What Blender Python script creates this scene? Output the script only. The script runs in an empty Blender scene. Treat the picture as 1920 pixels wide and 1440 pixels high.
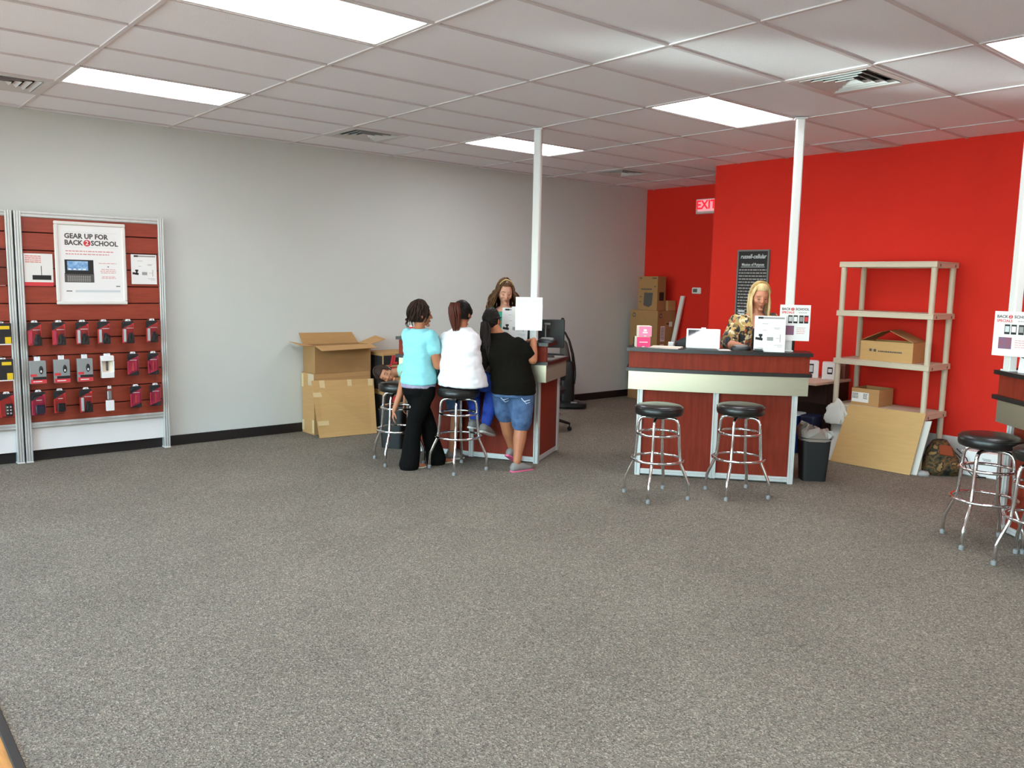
import bpy, math, random
from mathutils import Vector, Matrix, noise
random.seed(7)
scene = bpy.context.scene
COL = scene.collection
pi = math.pi

# ------------------------------------------------------------------ camera
cam_d = bpy.data.cameras.new("camera")
cam_d.sensor_width = 36.0
cam_d.lens = 28.995
cam_d.clip_start = 0.05
cam = bpy.data.objects.new("camera", cam_d)
COL.objects.link(cam)
YAW, PITCH, ROLL = 0.8658, -0.1234, 0.0196
_f = Vector((-math.sin(YAW) * math.cos(PITCH), math.cos(YAW) * math.cos(PITCH), math.sin(PITCH)))
_r = Vector((math.cos(YAW), math.sin(YAW), 0))
_u = _r.cross(_f)
_r2 = math.cos(ROLL) * _r + math.sin(ROLL) * _u
_u2 = -math.sin(ROLL) * _r + math.cos(ROLL) * _u
cam.matrix_world = Matrix(((_r2.x, _u2.x, -_f.x, 8.1225), (_r2.y, _u2.y, -_f.y, -1.4673),
                           (_r2.z, _u2.z, -_f.z, 1.6685), (0, 0, 0, 1)))
scene.camera = cam

# ------------------------------------------------------------------ world, exposure
scene.view_settings.view_transform = 'Standard'
scene.view_settings.look = 'None'
scene.view_settings.exposure = 0.12
scene.view_settings.gamma = 1.0
scene.view_settings.use_curve_mapping = False
world = bpy.data.worlds.new("world")
scene.world = world
world.use_nodes = True
wn = world.node_tree
wn.nodes.clear()
w_out = wn.nodes.new("ShaderNodeOutputWorld")
w_bg = wn.nodes.new("ShaderNodeBackground")
w_sky = wn.nodes.new("ShaderNodeTexSky")
w_sky.sky_type = 'NISHITA'
w_sky.sun_disc = False
w_sky.sun_elevation = math.radians(50)
w_sky.sun_rotation = math.radians(30)
w_sky.dust_density = 2.5
w_bg.inputs[1].default_value = 4.6
w_hs = wn.nodes.new("ShaderNodeHueSaturation")    # summer haze
w_hs.inputs["Saturation"].default_value = 0.92
wn.links.new(w_sky.outputs[0], w_hs.inputs["Color"])
wn.links.new(w_hs.outputs[0], w_bg.inputs[0])
wn.links.new(w_bg.outputs[0], w_out.inputs[0])
sun_d = bpy.data.lights.new("sun", 'SUN')      # high sun behind the building: it lights the forecourt, not the room
sun_d.energy = 34.0
sun_d.angle = math.radians(0.6)
sun_d.color = (1.0, 0.97, 0.95)
sun = bpy.data.objects.new("sun", sun_d)
COL.objects.link(sun)
sun.rotation_euler = Vector((0.25, 0.75, 1.0)).to_track_quat('Z', 'Y').to_euler()
gl_d = bpy.data.lights.new("windscreen_glint", 'SPOT')   # sunlight thrown up by a car parked outside
gl_d.energy = 15000.0
gl_d.color = (0.86, 0.95, 1.0)
gl_d.spot_size = math.radians(5.2)
gl_d.spot_blend = 1.0
gl_d.shadow_soft_size = 0.12
gl = bpy.data.objects.new("windscreen_glint", gl_d)
COL.objects.link(gl)
gl.location = (-0.1, -7.0, 0.8)
gl.rotation_euler = (Vector((5.45, 3.80, 3.05)) - Vector((-0.1, -7.0, 0.8))).to_track_quat('-Z', 'Y').to_euler()
PANEL_STRENGTH = 14.5
scene.cycles.max_bounces = 8
scene.cycles.diffuse_bounces = 5
scene.cycles.glossy_bounces = 4
scene.cycles.transparent_max_bounces = 12
scene.cycles.caustics_reflective = False
scene.cycles.caustics_refractive = False
scene.cycles.sample_clamp_indirect = 4.0


# ------------------------------------------------------------------ colour and materials
def lin(c):
    if isinstance(c, str):
        c = [int(c[i:i + 2], 16) / 255 for i in (0, 2, 4)]
    return tuple((v / 12.92 if v <= 0.04045 else ((v + 0.055) / 1.055) ** 2.4) for v in c) + (1.0,)


MATS = {}


def mat(name, col, rough=0.5, metal=0.0, var=0.0, vscale=8.0, stretch=(1, 1, 1), bump=0.0, bscale=None,
        emit=None, emit_s=0.0, alpha=1.0, spec=0.5, col2=None, coat=0.0, coords='Object', transmission=0.0, aniso=0.0):
    """Principled material; var mixes a noise-driven darker/lighter tone, col2 a second colour"""
    if name in MATS:
        return MATS[name]
    m = bpy.data.materials.new(name)
    m.use_nodes = True
    nt = m.node_tree
    b = nt.nodes["Principled BSDF"]
    b.inputs["Base Color"].default_value = lin(col)
    b.inputs["Roughness"].default_value = rough
    b.inputs["Metallic"].default_value = metal
    b.inputs["Specular IOR Level"].default_value = spec
    b.inputs["Alpha"].default_value = alpha
    b.inputs["Coat Weight"].default_value = coat
    b.inputs["Transmission Weight"].default_value = transmission
    b.inputs["Anisotropic"].default_value = aniso
    if emit:
        b.inputs["Emission Color"].default_value = lin(emit)
        b.inputs["Emission Strength"].default_value = emit_s
    if var or col2 or bump:
        tc = nt.nodes.new("ShaderNodeTexCoord")
        mp = nt.nodes.new("ShaderNodeMapping")
        mp.inputs["Scale"].default_value = stretch
        nt.links.new(tc.outputs[coords], mp.inputs[0])
        nz = nt.nodes.new("ShaderNodeTexNoise")
        nz.inputs["Scale"].default_value = vscale
        nz.inputs["Detail"].default_value = 4
        nz.inputs["Roughness"].default_value = 0.6
        nt.links.new(mp.outputs[0], nz.inputs[0])
        if var or col2:
            rp = nt.nodes.new("ShaderNodeValToRGB")
            c = lin(col)
            if col2:
                a, d = c, lin(col2)
            else:
                a = tuple(max(0, v * (1 - var)) for v in c[:3]) + (1,)
                d = tuple(min(1, v * (1 + var)) for v in c[:3]) + (1,)
            rp.color_ramp.elements[0].position = 0.32
            rp.color_ramp.elements[1].position = 0.68
            rp.color_ramp.elements[0].color = a
            rp.color_ramp.elements[1].color = d
            nt.links.new(nz.outputs[0], rp.inputs[0])
            nt.links.new(rp.outputs[0], b.inputs["Base Color"])
        if bump:
            src = nz
            if bscale:
                src = nt.nodes.new("ShaderNodeTexNoise")
                src.inputs["Scale"].default_value = bscale
                src.inputs["Detail"].default_value = 3
                nt.links.new(mp.outputs[0], src.inputs[0])
            bp = nt.nodes.new("ShaderNodeBump")
            bp.inputs["Strength"].default_value = bump
            bp.inputs["Distance"].default_value = 0.004
            nt.links.new(src.outputs[0], bp.inputs["Height"])
            nt.links.new(bp.outputs[0], b.inputs["Normal"])
    MATS[name] = m
    return m


def carpet_mat():
    m = bpy.data.materials.new("carpet_pile")
    m.use_nodes = True
    nt = m.node_tree
    b = nt.nodes["Principled BSDF"]
    b.inputs["Roughness"].default_value = 0.95
    b.inputs["Specular IOR Level"].default_value = 0.1
    tc = nt.nodes.new("ShaderNodeTexCoord")
    vo = nt.nodes.new("ShaderNodeTexVoronoi")
    vo.inputs["Scale"].default_value = 170
    nt.links.new(tc.outputs["Object"], vo.inputs["Vector"])
    sep = nt.nodes.new("ShaderNodeSeparateColor")
    nt.links.new(vo.outputs["Color"], sep.inputs[0])
    rp = nt.nodes.new("ShaderNodeValToRGB")
    stops = [(0.0, (0.36, 0.33, 0.295)), (0.16, (0.415, 0.385, 0.345)), (0.34, (0.475, 0.45, 0.40)), (0.5, (0.515, 0.487, 0.425)),
             (0.62, (0.47, 0.462, 0.40)), (0.72, (0.525, 0.468, 0.425)), (0.84, (0.56, 0.532, 0.475)), (1.0, (0.665, 0.63, 0.565))]
    el = rp.color_ramp.elements
    el[0].position, el[0].color = stops[0][0], lin(stops[0][1])
    el[1].position, el[1].color = stops[-1][0], lin(stops[-1][1])
    for p_, c_ in stops[1:-1]:
        e = el.new(p_)
        e.color = lin(c_)
    nt.links.new(sep.outputs[0], rp.inputs[0])
    nz = nt.nodes.new("ShaderNodeTexNoise")
    nz.inputs["Scale"].default_value = 1.3
    nz.inputs["Detail"].default_value = 5
    nt.links.new(tc.outputs["Object"], nz.inputs["Vector"])
    mr = nt.nodes.new("ShaderNodeMapRange")
    mr.inputs["From Min"].default_value = 0.3
    mr.inputs["From Max"].default_value = 0.7
    mr.inputs["To Min"].default_value = 0.90
    mr.inputs["To Max"].default_value = 1.06
    nt.links.new(nz.outputs[0], mr.inputs["Value"])
    mx = nt.nodes.new("ShaderNodeMix")
    mx.data_type = 'RGBA'
    mx.blend_type = 'MULTIPLY'
    mx.inputs["Factor"].default_value = 1.0
    nt.links.new(rp.outputs[0], mx.inputs["A"])
    nt.links.new(mr.outputs[0], mx.inputs["B"])
    nt.links.new(mx.outputs["Result"], b.inputs["Base Color"])
    bp = nt.nodes.new("ShaderNodeBump")
    bp.inputs["Strength"].default_value = 0.7
    bp.inputs["Distance"].default_value = 0.004
    nt.links.new(vo.outputs["Distance"], bp.inputs["Height"])
    nt.links.new(bp.outputs[0], b.inputs["Normal"])
    return m


def clear_mat(name, tint="f4f8fa", gloss=0.12, rough=0.03, ior=1.45):
    """thin clear plastic or glass: mostly see-through with a gloss that grows at grazing angles"""
    if name in MATS:
        return MATS[name]
    m = bpy.data.materials.new(name)
    m.use_nodes = True
    nt = m.node_tree
    nt.nodes.clear()
    out = nt.nodes.new("ShaderNodeOutputMaterial")
    tr = nt.nodes.new("ShaderNodeBsdfTransparent")
    tr.inputs[0].default_value = lin(tint)
    gl = nt.nodes.new("ShaderNodeBsdfGlossy")
    gl.inputs["Roughness"].default_value = rough
    fr = nt.nodes.new("ShaderNodeFresnel")
    fr.inputs[0].default_value = ior
    ad = nt.nodes.new("ShaderNodeMath")
    ad.operation = 'ADD'
    ad.use_clamp = True
    ad.inputs[1].default_value = gloss
    nt.links.new(fr.outputs[0], ad.inputs[0])
    mx = nt.nodes.new("ShaderNodeMixShader")
    nt.links.new(ad.outputs[0], mx.inputs[0])
    nt.links.new(tr.outputs[0], mx.inputs[1])
    nt.links.new(gl.outputs[0], mx.inputs[2])
    nt.links.new(mx.outputs[0], out.inputs[0])
    MATS[name] = m
    return m


def floral_mat():
    m = bpy.data.materials.new("floral_print")
    m.use_nodes = True
    nt = m.node_tree
    b = nt.nodes["Principled BSDF"]
    b.inputs["Roughness"].default_value = 0.8
    tc = nt.nodes.new("ShaderNodeTexCoord")
    vo = nt.nodes.new("ShaderNodeTexVoronoi")
    vo.inputs["Scale"].default_value = 34
    nz = nt.nodes.new("ShaderNodeTexNoise")
    nz.inputs["Scale"].default_value = 14
    mx = nt.nodes.new("ShaderNodeMix")
    mx.data_type = 'RGBA'
    mx.inputs["Factor"].default_value = 0.12
    nt.links.new(tc.outputs["Object"], nz.inputs["Vector"])
    nt.links.new(tc.outputs["Object"], mx.inputs["A"])
    nt.links.new(nz.outputs["Color"], mx.inputs["B"])
    nt.links.new(mx.outputs["Result"], vo.inputs["Vector"])
    sep = nt.nodes.new("ShaderNodeSeparateColor")
    nt.links.new(vo.outputs["Color"], sep.inputs[0])
    rp = nt.nodes.new("ShaderNodeValToRGB")
    rp.color_ramp.interpolation = 'CONSTANT'
    el = rp.color_ramp.elements
    stops = [(0.0, "2b2a2c"), (0.22, "c4a062"), (0.38, "4a4a4c"), (0.52, "dccba4"), (0.66, "8a6a35"), (0.78, "b0522f"), (0.86, "a98a52")]
    el[0].position, el[0].color = stops[0][0], lin(stops[0][1])
    el[1].position, el[1].color = stops[-1][0], lin(stops[-1][1])
    for p_, c_ in stops[1:-1]:
        e = el.new(p_)
        e.color = lin(c_)
    nt.links.new(sep.outputs[0], rp.inputs[0])
    nt.links.new(rp.outputs[0], b.inputs["Base Color"])
    return m


def camo_mat():
    m = bpy.data.materials.new("camouflage_cloth")
    m.use_nodes = True
    nt = m.node_tree
    b = nt.nodes["Principled BSDF"]
    b.inputs["Roughness"].default_value = 0.85
    tc = nt.nodes.new("ShaderNodeTexCoord")
    nz = nt.nodes.new("ShaderNodeTexNoise")
    nz.inputs["Scale"].default_value = 13
    nz.inputs["Detail"].default_value = 3
    nt.links.new(tc.outputs["Object"], nz.inputs["Vector"])
    rp = nt.nodes.new("ShaderNodeValToRGB")
    rp.color_ramp.interpolation = 'CONSTANT'
    el = rp.color_ramp.elements
    stops = [(0.0, "1c1a14"), (0.42, "3f3a22"), (0.5, "6b4a24"), (0.57, "2c2a1c"), (0.64, "8a6a3c")]
    el[0].position, el[0].color = stops[0][0], lin(stops[0][1])
    el[1].position, el[1].color = stops[-1][0], lin(stops[-1][1])
    for p_, c_ in stops[1:-1]:
        e = el.new(p_)
        e.color = lin(c_)
    nt.links.new(nz.outputs[0], rp.inputs[0])
    nt.links.new(rp.outputs[0], b.inputs["Base Color"])
    return m


M = dict(
    carpet=carpet_mat(),
    entry_wood=mat("entry_wood", "c48a4c", 0.4, var=0.25, vscale=6, stretch=(1, 9, 1)),
    strip=mat("transition_rubber", "2d2926", 0.6),
    wall=mat("wall_paint_grey", "d2d4cd", 0.85, var=0.015, vscale=1.5, bump=0.12, bscale=180),
    wall_white=mat("wall_paint_white", "d6d4cd", 0.85, bump=0.1, bscale=180),
    red=mat("wall_paint_red", "d4291a", 0.75, spec=0.25, var=0.03, vscale=1.2, bump=0.12, bscale=180),
    base=mat("baseboard_black", "1d1615", 0.5),
    tile=mat("ceiling_tile", "f3eff1", 0.95, var=0.05, vscale=160, bump=0.5, bscale=220),
    tbar=mat("ceiling_grid", "d2c8c6", 0.5),
    plenum=mat("plenum", "2a2828", 0.9),
    diffuser=mat("lamp_diffuser", "ffffff", 0.4, emit="f3f7ff", emit_s=PANEL_STRENGTH),
    lampframe=mat("lamp_frame", "e6e4e0", 0.4),
    vent=mat("vent_enamel", "cfcac6", 0.4),
    dark=mat("vent_dark", "26221f", 0.9),
    alu=mat("aluminium", "d6d6d2", 0.42, metal=0.45, var=0.04, vscale=30, stretch=(1, 1, 0.05)),
    alu_dark=mat("aluminium_groove", "85888a", 0.5, metal=0.6),
    brushed=mat("brushed_steel", "c9c2ab", 0.36, metal=0.9, var=0.05, vscale=12, stretch=(1, 1, 60), aniso=0.5),
    brushed_shaded=mat("brushed_steel_shaded", "8f8776", 0.6, metal=0.25),  # apron steel again, with the shade on its ends put into the colour
    cherry=mat("cherry_laminate", "76281a", 0.5, col2="883320", vscale=5, stretch=(7, 7, 0.7), spec=0.14),
    slat=mat("slatwall_cherry", "8a3420", 0.42, col2="9c4029", vscale=4, stretch=(1, 1.2, 9)),
    groove=mat("slat_groove", "24100b", 0.8),
    counter_black=mat("worktop_black", "1f1c1b", 0.35, var=0.15, vscale=60),
    worktop_grey=mat("worktop_grey", "8d8880", 0.4),
    pole=mat("pole_white", "e9e9e4", 0.4),
    chrome=mat("chrome", "e6e6e6", 0.07, metal=1.0),
    vinyl=mat("black_vinyl", "191614", 0.33, bump=0.08, bscale=90),
    glide=mat("foot_glide", "8c8c8a", 0.5),
    beige=mat("beige_plastic", "cdbfa6", 0.5),
    carton=mat("cardboard", "b98d5a", 0.8, var=0.05, vscale=5, stretch=(1, 1, 12), bump=0.05, bscale=40),
    carton_light=mat("cardboard_light", "c49b62", 0.8, var=0.04, vscale=5, stretch=(1, 1, 10)),
    carton_dark=mat("cardboard_brown", "a37a4c", 0.8, var=0.06, vscale=5),
    tape=mat("packing_tape", "d9bd8a", 0.3, coat=0.3),
    tape_clear=mat("clear_tape", "c9b394", 0.15, coat=0.6),
    black=mat("black_plastic", "161616", 0.45),
    black_gloss=mat("black_gloss", "0d0d10", 0.12),
    black_matt=mat("black_matt", "1b1a19", 0.8),
    grey=mat("grey_plastic", "6f6d69", 0.5),
    silver=mat("silver_plastic", "b8b8b8", 0.3, metal=0.6),
    white=mat("white_card", "f1efec", 0.6),
    white_gloss=mat("white_gloss", "f2f2f2", 0.15),
    paper=mat("paper", "e9e6e0", 0.8),
    bagwhite=mat("white_poly_bag", "d2ccc2", 0.5, bump=0.6, bscale=12),
    bin=mat("bin_black", "171717", 0.55),
    liner=mat("bin_liner", "8d8278", 0.35, bump=0.8, bscale=18),
    pink=mat("pink_card", "f0487f", 0.4),
    pink_pale=mat("pink_pale", "f58db0", 0.4),
    cream=mat("cream_card", "efe2cb", 0.6),
    poster_grey=mat("print_dark_grey", "55504d", 0.7),
    ink=mat("print_black", "201d1c", 0.7),
    ink_grey=mat("print_grey", "9a9794", 0.7),
    ink_pale=mat("print_pale", "cfd6d6", 0.7),
    ink_red=mat("print_red", "cf3a3f", 0.7),
    ink_rose=mat("print_rose", "d98a86", 0.7),
    ink_blue=mat("print_blue", "4f86c4", 0.5, col2="a8cbe6", vscale=30),
    ink_purple=mat("print_purple", "6d5a78", 0.6, col2="8f4a58", vscale=25),
    frame_white=mat("frame_white", "e6e2da", 0.4),
    pack_red=mat("pack_red", "d63a36", 0.45),
    pack_pink=mat("pack_crimson", "cf3454", 0.45),
    pack_black=mat("pack_black", "232022", 0.5),
    pack_grey=mat("pack_grey", "8f9290", 0.5),
    pack_yellow=mat("pack_yellow", "e8c21c", 0.5),
    blister=clear_mat("blister_plastic", "fbfcfd", 0.03, 0.10, 1.18),
    acrylic=clear_mat("acrylic_sheet", "fcfdfd", 0.01, 0.03, 1.18),
    glass=clear_mat("window_glass", "eaf2ee", 0.02, 0.0),
    navy=mat("blue_plastic", "24488f", 0.4),
    navy_dark=mat("blue_dark_plastic", "1c2340", 0.45),
    deskdark=mat("desk_dark_wood", "3a1c14", 0.5, var=0.2, vscale=6, stretch=(6, 6, 1)),
    desktop=mat("desk_top_pink", "cfae98", 0.5),
    orange=mat("orange_cloth", "8a3d1c", 0.85),
    camo=camo_mat(),
    exit_face=mat("exit_face", "f2c9cc", 0.5, emit="ff9aa4", emit_s=0.55),
    exit_red=mat("exit_letters", "ff2030", 0.5, emit="ff1028", emit_s=1.0),
    exit_body=mat("exit_body", "dcd8d2", 0.5),
    lcd=mat("lcd_grey", "5d635c", 0.3),
    asphalt=mat("asphalt", "b4b2ad", 0.9, var=0.1, vscale=3),
    screen=mat("tablet_screen", "2a2c33", 0.04, spec=1.0, coat=1.0),
    skin1=mat("skin_tan", "b97a58", 0.55, var=0.04, vscale=20),
    skin2=mat("skin_olive", "b3714e", 0.55, var=0.04, vscale=20),
    skin3=mat("skin_fair", "d39a80", 0.55, var=0.04, vscale=20),
    skin4=mat("skin_ruddy", "cc8a6c", 0.55, var=0.04, vscale=20),
    lips=mat("lips", "b06658", 0.5),
    lash=mat("lash_dark", "2a1a16", 0.7),
    teal=mat("shirt_aqua", "8fd6dc", 0.85, var=0.03, vscale=9, bump=0.25, bscale=30),
    mint=mat("shirt_mint", "8fcfc0", 0.85),
    green=mat("top_green", "2f8a70", 0.85),
    tee_white=mat("shirt_white", "efedee", 0.85, bump=0.25, bscale=24),
    tee_black=mat("shirt_black", "14120d", 0.95, spec=0.08, bump=0.3, bscale=24),
    pants_black=mat("trousers_black", "11100f", 0.95, spec=0.1),
    jeans=mat("jeans_royal_blue", "1f3f9c", 0.85, var=0.12, vscale=30),
    denim=mat("denim_shorts", "344a6c", 0.9, col2="526c92", vscale=14),
    stitch=mat("stitch_pale", "b9c6d6", 0.8),
    purple=mat("undershirt_purple", "8f86b0", 0.85, col2="b2a6ac", vscale=40),
    floral=floral_mat(),
    hair_dark=mat("hair_dark_brown", "2e1d15", 0.6, spec=0.2, var=0.35, vscale=30, stretch=(1, 1, 0.2)),
    hair_black=mat("hair_near_black", "1a1310", 0.55, spec=0.2, var=0.35, vscale=30, stretch=(1, 1, 0.2)),
    hair_auburn=mat("hair_auburn", "4f2318", 0.5, spec=0.25, var=0.35, vscale=30, stretch=(1, 1, 0.2)),
    hair_brown=mat("hair_brown_highlight", "3a2417", 0.5, spec=0.25, col2="73502f", vscale=34, stretch=(1, 1, 0.12)),
    hair_blonde=mat("hair_blonde", "c7a468", 0.42, col2="e6cf9c", vscale=34, stretch=(1, 1, 0.12)),
    hair_root=mat("hair_blonde_roots", "8d6a3a", 0.5, col2="c9a766", vscale=30),
    sandal=mat("sandal", "c9bfae", 0.6),
    sneaker=mat("sneaker_grey", "86817c", 0.7),
    sneaker_pink=mat("sneaker_sole_pink", "e0628a", 0.6),
    sole=mat("sole_white", "d8d3cc", 0.6),
    vac_body=mat("vacuum_black", "191716", 0.4),
    vac_bag=mat("vacuum_bag_grey", "4f4b45", 0.7),
)


# ------------------------------------------------------------------ mesh builder
class MB:
    def __init__(self):
        self.v, self.f = [], []

    def add(self, vs, fs, X=None):
        o = len(self.v)
        if X is not None:
            vs = [X @ Vector(q) for q in vs]
        self.v += [tuple(q) for q in vs]
        self.f += [tuple(i + o for i in f) for f in fs]
        return self

    def box(self, x0, x1, y0, y1, z0, z1, X=None, bev=0.0):
        if bev <= 0:
            vs = [(x, y, z) for z in (z0, z1) for y in (y0, y1) for x in (x0, x1)]
            fs = [(0, 2, 3, 1), (4, 5, 7, 6), (0, 1, 5, 4), (1, 3, 7, 5), (3, 2, 6, 7), (2, 0, 4, 6)]
            return self.add(vs, fs, X)
        c = ((x0 + x1) / 2, (y0 + y1) / 2, (z0 + z1) / 2)
        h = ((x1 - x0) / 2, (y1 - y0) / 2, (z1 - z0) / 2)
        b = min(bev, *[q * 0.98 for q in h])
        vs, idx = [], {}
        for sx in (-1, 1):
            for sy in (-1, 1):
                for sz in (-1, 1):
                    for a in range(3):
                        s = (sx, sy, sz)
                        idx[(s, a)] = len(vs)
                        vs.append(tuple(c[k] + s[k] * (h[k] - (0 if k == a else b)) for k in range(3)))
        fs = []
        for a in range(3):
            p, q = (a + 1) % 3, (a + 2) % 3
            for s in (-1, 1):
                def S(sp, sq):
                    t = [0, 0, 0]
                    t[a], t[p], t[q] = s, sp, sq
                    return idx[(tuple(t), a)]
                f = [S(-1, -1), S(1, -1), S(1, 1), S(-1, 1)]
                fs.append(tuple(f if s > 0 else f[::-1]))
        for a in range(3):          # edge chamfers run along axis a
            p, q = (a + 1) % 3, (a + 2) % 3
            for sp in (-1, 1):
                for sq in (-1, 1):
                    def T(sa, ax):
                        t = [0, 0, 0]
                        t[a], t[p], t[q] = sa, sp, sq
                        return idx[(tuple(t), ax)]
                    f = [T(-1, p), T(1, p), T(1, q), T(-1, q)]
                    fs.append(tuple(f if sp * sq < 0 else f[::-1]))
        for sx in (-1, 1):
            for sy in (-1, 1):
                for sz in (-1, 1):
                    f = [idx[((sx, sy, sz), a)] for a in range(3)]
                    fs.append(tuple(f if sx * sy * sz > 0 else f[::-1]))
        return self.add(vs, fs, X)

    def cyl(self, p0, p1, r0, r1=None, seg=16):
        return self.tube([p0, p1], [r0, r0 if r1 is None else r1], seg)

    def tube(self, path, r, seg=10, closed=False, flat=1.0, up=None, round_ends=False):
        P = [Vector(q) for q in path]
        n = len(P)
        R = list(r) if isinstance(r, (list, tuple)) else [r] * n
        if round_ends:
            d0 = (P[0] - P[1]).normalized()
            d1 = (P[-1] - P[-2]).normalized()
            a, b = R[0], R[-1]
            P = [P[0] + d0 * a * 0.97, P[0] + d0 * a * 0.7] + P + [P[-1] + d1 * b * 0.7, P[-1] + d1 * b * 0.97]
            R = [a * 0.25, a * 0.72] + R + [b * 0.72, b * 0.25]
            n = len(P)
        T = []
        for i in range(n):
            if closed:
                d = P[(i + 1) % n] - P[i - 1]
            else:
                d = P[min(i + 1, n - 1)] - P[max(i - 1, 0)]
            T.append(d.normalized() if d.length > 1e-9 else Vector((0, 0, 1)))
        ref = Vector(up) if up else (Vector((0, 0, 1)) if abs(T[0].z) < 0.9 else Vector((1, 0, 0)))
        N = (ref - T[0] * ref.dot(T[0])).normalized()
        vs, fs = [], []
        for i in range(n):
            N = (N - T[i] * N.dot(T[i]))
            N = N.normalized() if N.length > 1e-6 else T[i].orthogonal().normalized()
            B = T[i].cross(N)
            for k in range(seg):
                a = 2 * pi * k / seg
                vs.append(P[i] + (B * math.cos(a) + N * math.sin(a) * flat) * R[i])
        m = n if closed else n - 1
        for i in range(m):
            j = (i + 1) % n
            for k in range(seg):
                l = (k + 1) % seg
                fs.append((i * seg + k, i * seg + l, j * seg + l, j * seg + k))
        if not closed:
            fs.append(tuple(range(seg - 1, -1, -1)))
            fs.append(tuple((n - 1) * seg + k for k in range(seg)))
        return self.add(vs, fs)

    def rings(self, rings, seg=16, cap=True, sup=2.0):
        """rings: (centre, half-axis a, half-axis b) vectors; lofted, superellipse exponent sup"""
        vs, fs = [], []
        for c, a, b in rings:
            c, a, b = Vector(c), Vector(a), Vector(b)
            for k in range(seg):
                t = 2 * pi * k / seg
                ct, st = math.cos(t), math.sin(t)
                e = 2.0 / sup
                vs.append(c + a * (abs(ct) ** e * (1 if ct >= 0 else -1)) + b * (abs(st) ** e * (1 if st >= 0 else -1)))
        n = len(rings)
        for i in range(n - 1):
            for k in range(seg):
                l = (k + 1) % seg
                fs.append((i * seg + k, i * seg + l, (i + 1) * seg + l, (i + 1) * seg + k))
        if cap:
            fs.append(tuple(range(seg - 1, -1, -1)))
            fs.append(tuple((n - 1) * seg + k for k in range(seg)))
        return self.add(vs, fs)

    def lathe(self, prof, seg=32, X=None):
        vs, fs = [], []
        for r, z in prof:
            for k in range(seg):
                t = 2 * pi * k / seg
                vs.append((r * math.cos(t), r * math.sin(t), z))
        n = len(prof)
        for i in range(n - 1):
            for k in range(seg):
                l = (k + 1) % seg
                fs.append((i * seg + k, i * seg + l, (i + 1) * seg + l, (i + 1) * seg + k))
        fs.append(tuple(range(seg - 1, -1, -1)))
        fs.append(tuple((n - 1) * seg + k for k in range(seg)))
        return self.add(vs, fs, X)

    def ell(self, c, r, R=None, nu=14, nv=9):
        vs, fs = [], []
        c = Vector(c)
        for i in range(nv + 1):
            th = pi * i / nv
            for k in range(nu):
                ph = 2 * pi * k / nu
                q = Vector((r[0] * math.sin(th) * math.cos(ph), r[1] * math.sin(th) * math.sin(ph), r[2] * math.cos(th)))
                vs.append(c + (R @ q if R else q))
        for i in range(nv):
            for k in range(nu):
                l = (k + 1) % nu
                fs.append((i * nu + k, (i + 1) * nu + k, (i + 1) * nu + l, i * nu + l))
        return self.add(vs, fs)

    def prism(self, poly, d0, d1, X=None):
        """poly of (x, z) counter-clockwise seen from -y; extruded from y=d0 to y=d1"""
        n = len(poly)
        vs = [(x, d0, z) for x, z in poly] + [(x, d1, z) for x, z in poly]
        fs = [tuple(range(n)), tuple(range(2 * n - 1, n - 1, -1))]
        for i in range(n):
            j = (i + 1) % n
            fs.append((i, i + n, j + n, j))
        return self.add(vs, fs, X)

    def quad(self, a, b, c, d):
        return self.add([a, b, c, d], [(0, 1, 2, 3)])

    def sheet(self, a, b, c, d, t):
        """thin slab on corners a b c d, thickness t against its normal"""
        a, b, c, d = map(Vector, (a, b, c, d))
        n = (b - a).cross(d - a).normalized() * t
        return self.add([a, b, c, d, a - n, b - n, c - n, d - n],
                        [(0, 1, 2, 3), (7, 6, 5, 4), (0, 4, 5, 1), (1, 5, 6, 2), (2, 6, 7, 3), (3, 7, 4, 0)])

    def mesh(self, name):
        me = bpy.data.meshes.new(name)
        me.from_pydata(self.v, [], self.f)
        me.update()
        return me

    def obj(self, name, m, parent=None, smooth=False, loc=None, fix=True):
        me = self.mesh(name)
        o = link(name, me, m, parent)
        if smooth:
            shade(me, smooth)
        if loc:
            o.location = loc
        return o


def shade(me, ang=True):
    for p in me.polygons:
        p.use_smooth = True
    if ang is not True:
        try:
            me.set_sharp_from_angle(angle=math.radians(ang))
        except Exception:
            pass


def link(name, me, m, parent=None):
    o = bpy.data.objects.new(name, me)
    COL.objects.link(o)
    if m is not None and not me.materials:
        me.materials.append(M[m] if isinstance(m, str) else m)
    if parent is not None:
        o.parent = parent
    return o


def tag(o, label=None, cat=None, group=None, kind=None):
    if label:
        o["label"] = label
    if cat:
        o["category"] = cat
    if group:
        o["group"] = group
    if kind:
        o["kind"] = kind
    return o


def thing(name, label, cat, loc=(0, 0, 0), rz=0.0, group=None):
    o = bpy.data.objects.new(name, None)
    o.empty_display_size = 0.1
    COL.objects.link(o)
    o.location = loc
    o.rotation_euler = (0, 0, rz)
    return tag(o, label, cat, group)


def copy_tree(o, parent=None):
    c = o.copy()
    COL.objects.link(c)
    c.parent = parent
    for ch in list(o.children):
        copy_tree(ch, c)
    return c


def struct(o):
    o["kind"] = "structure"
    return o


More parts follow.
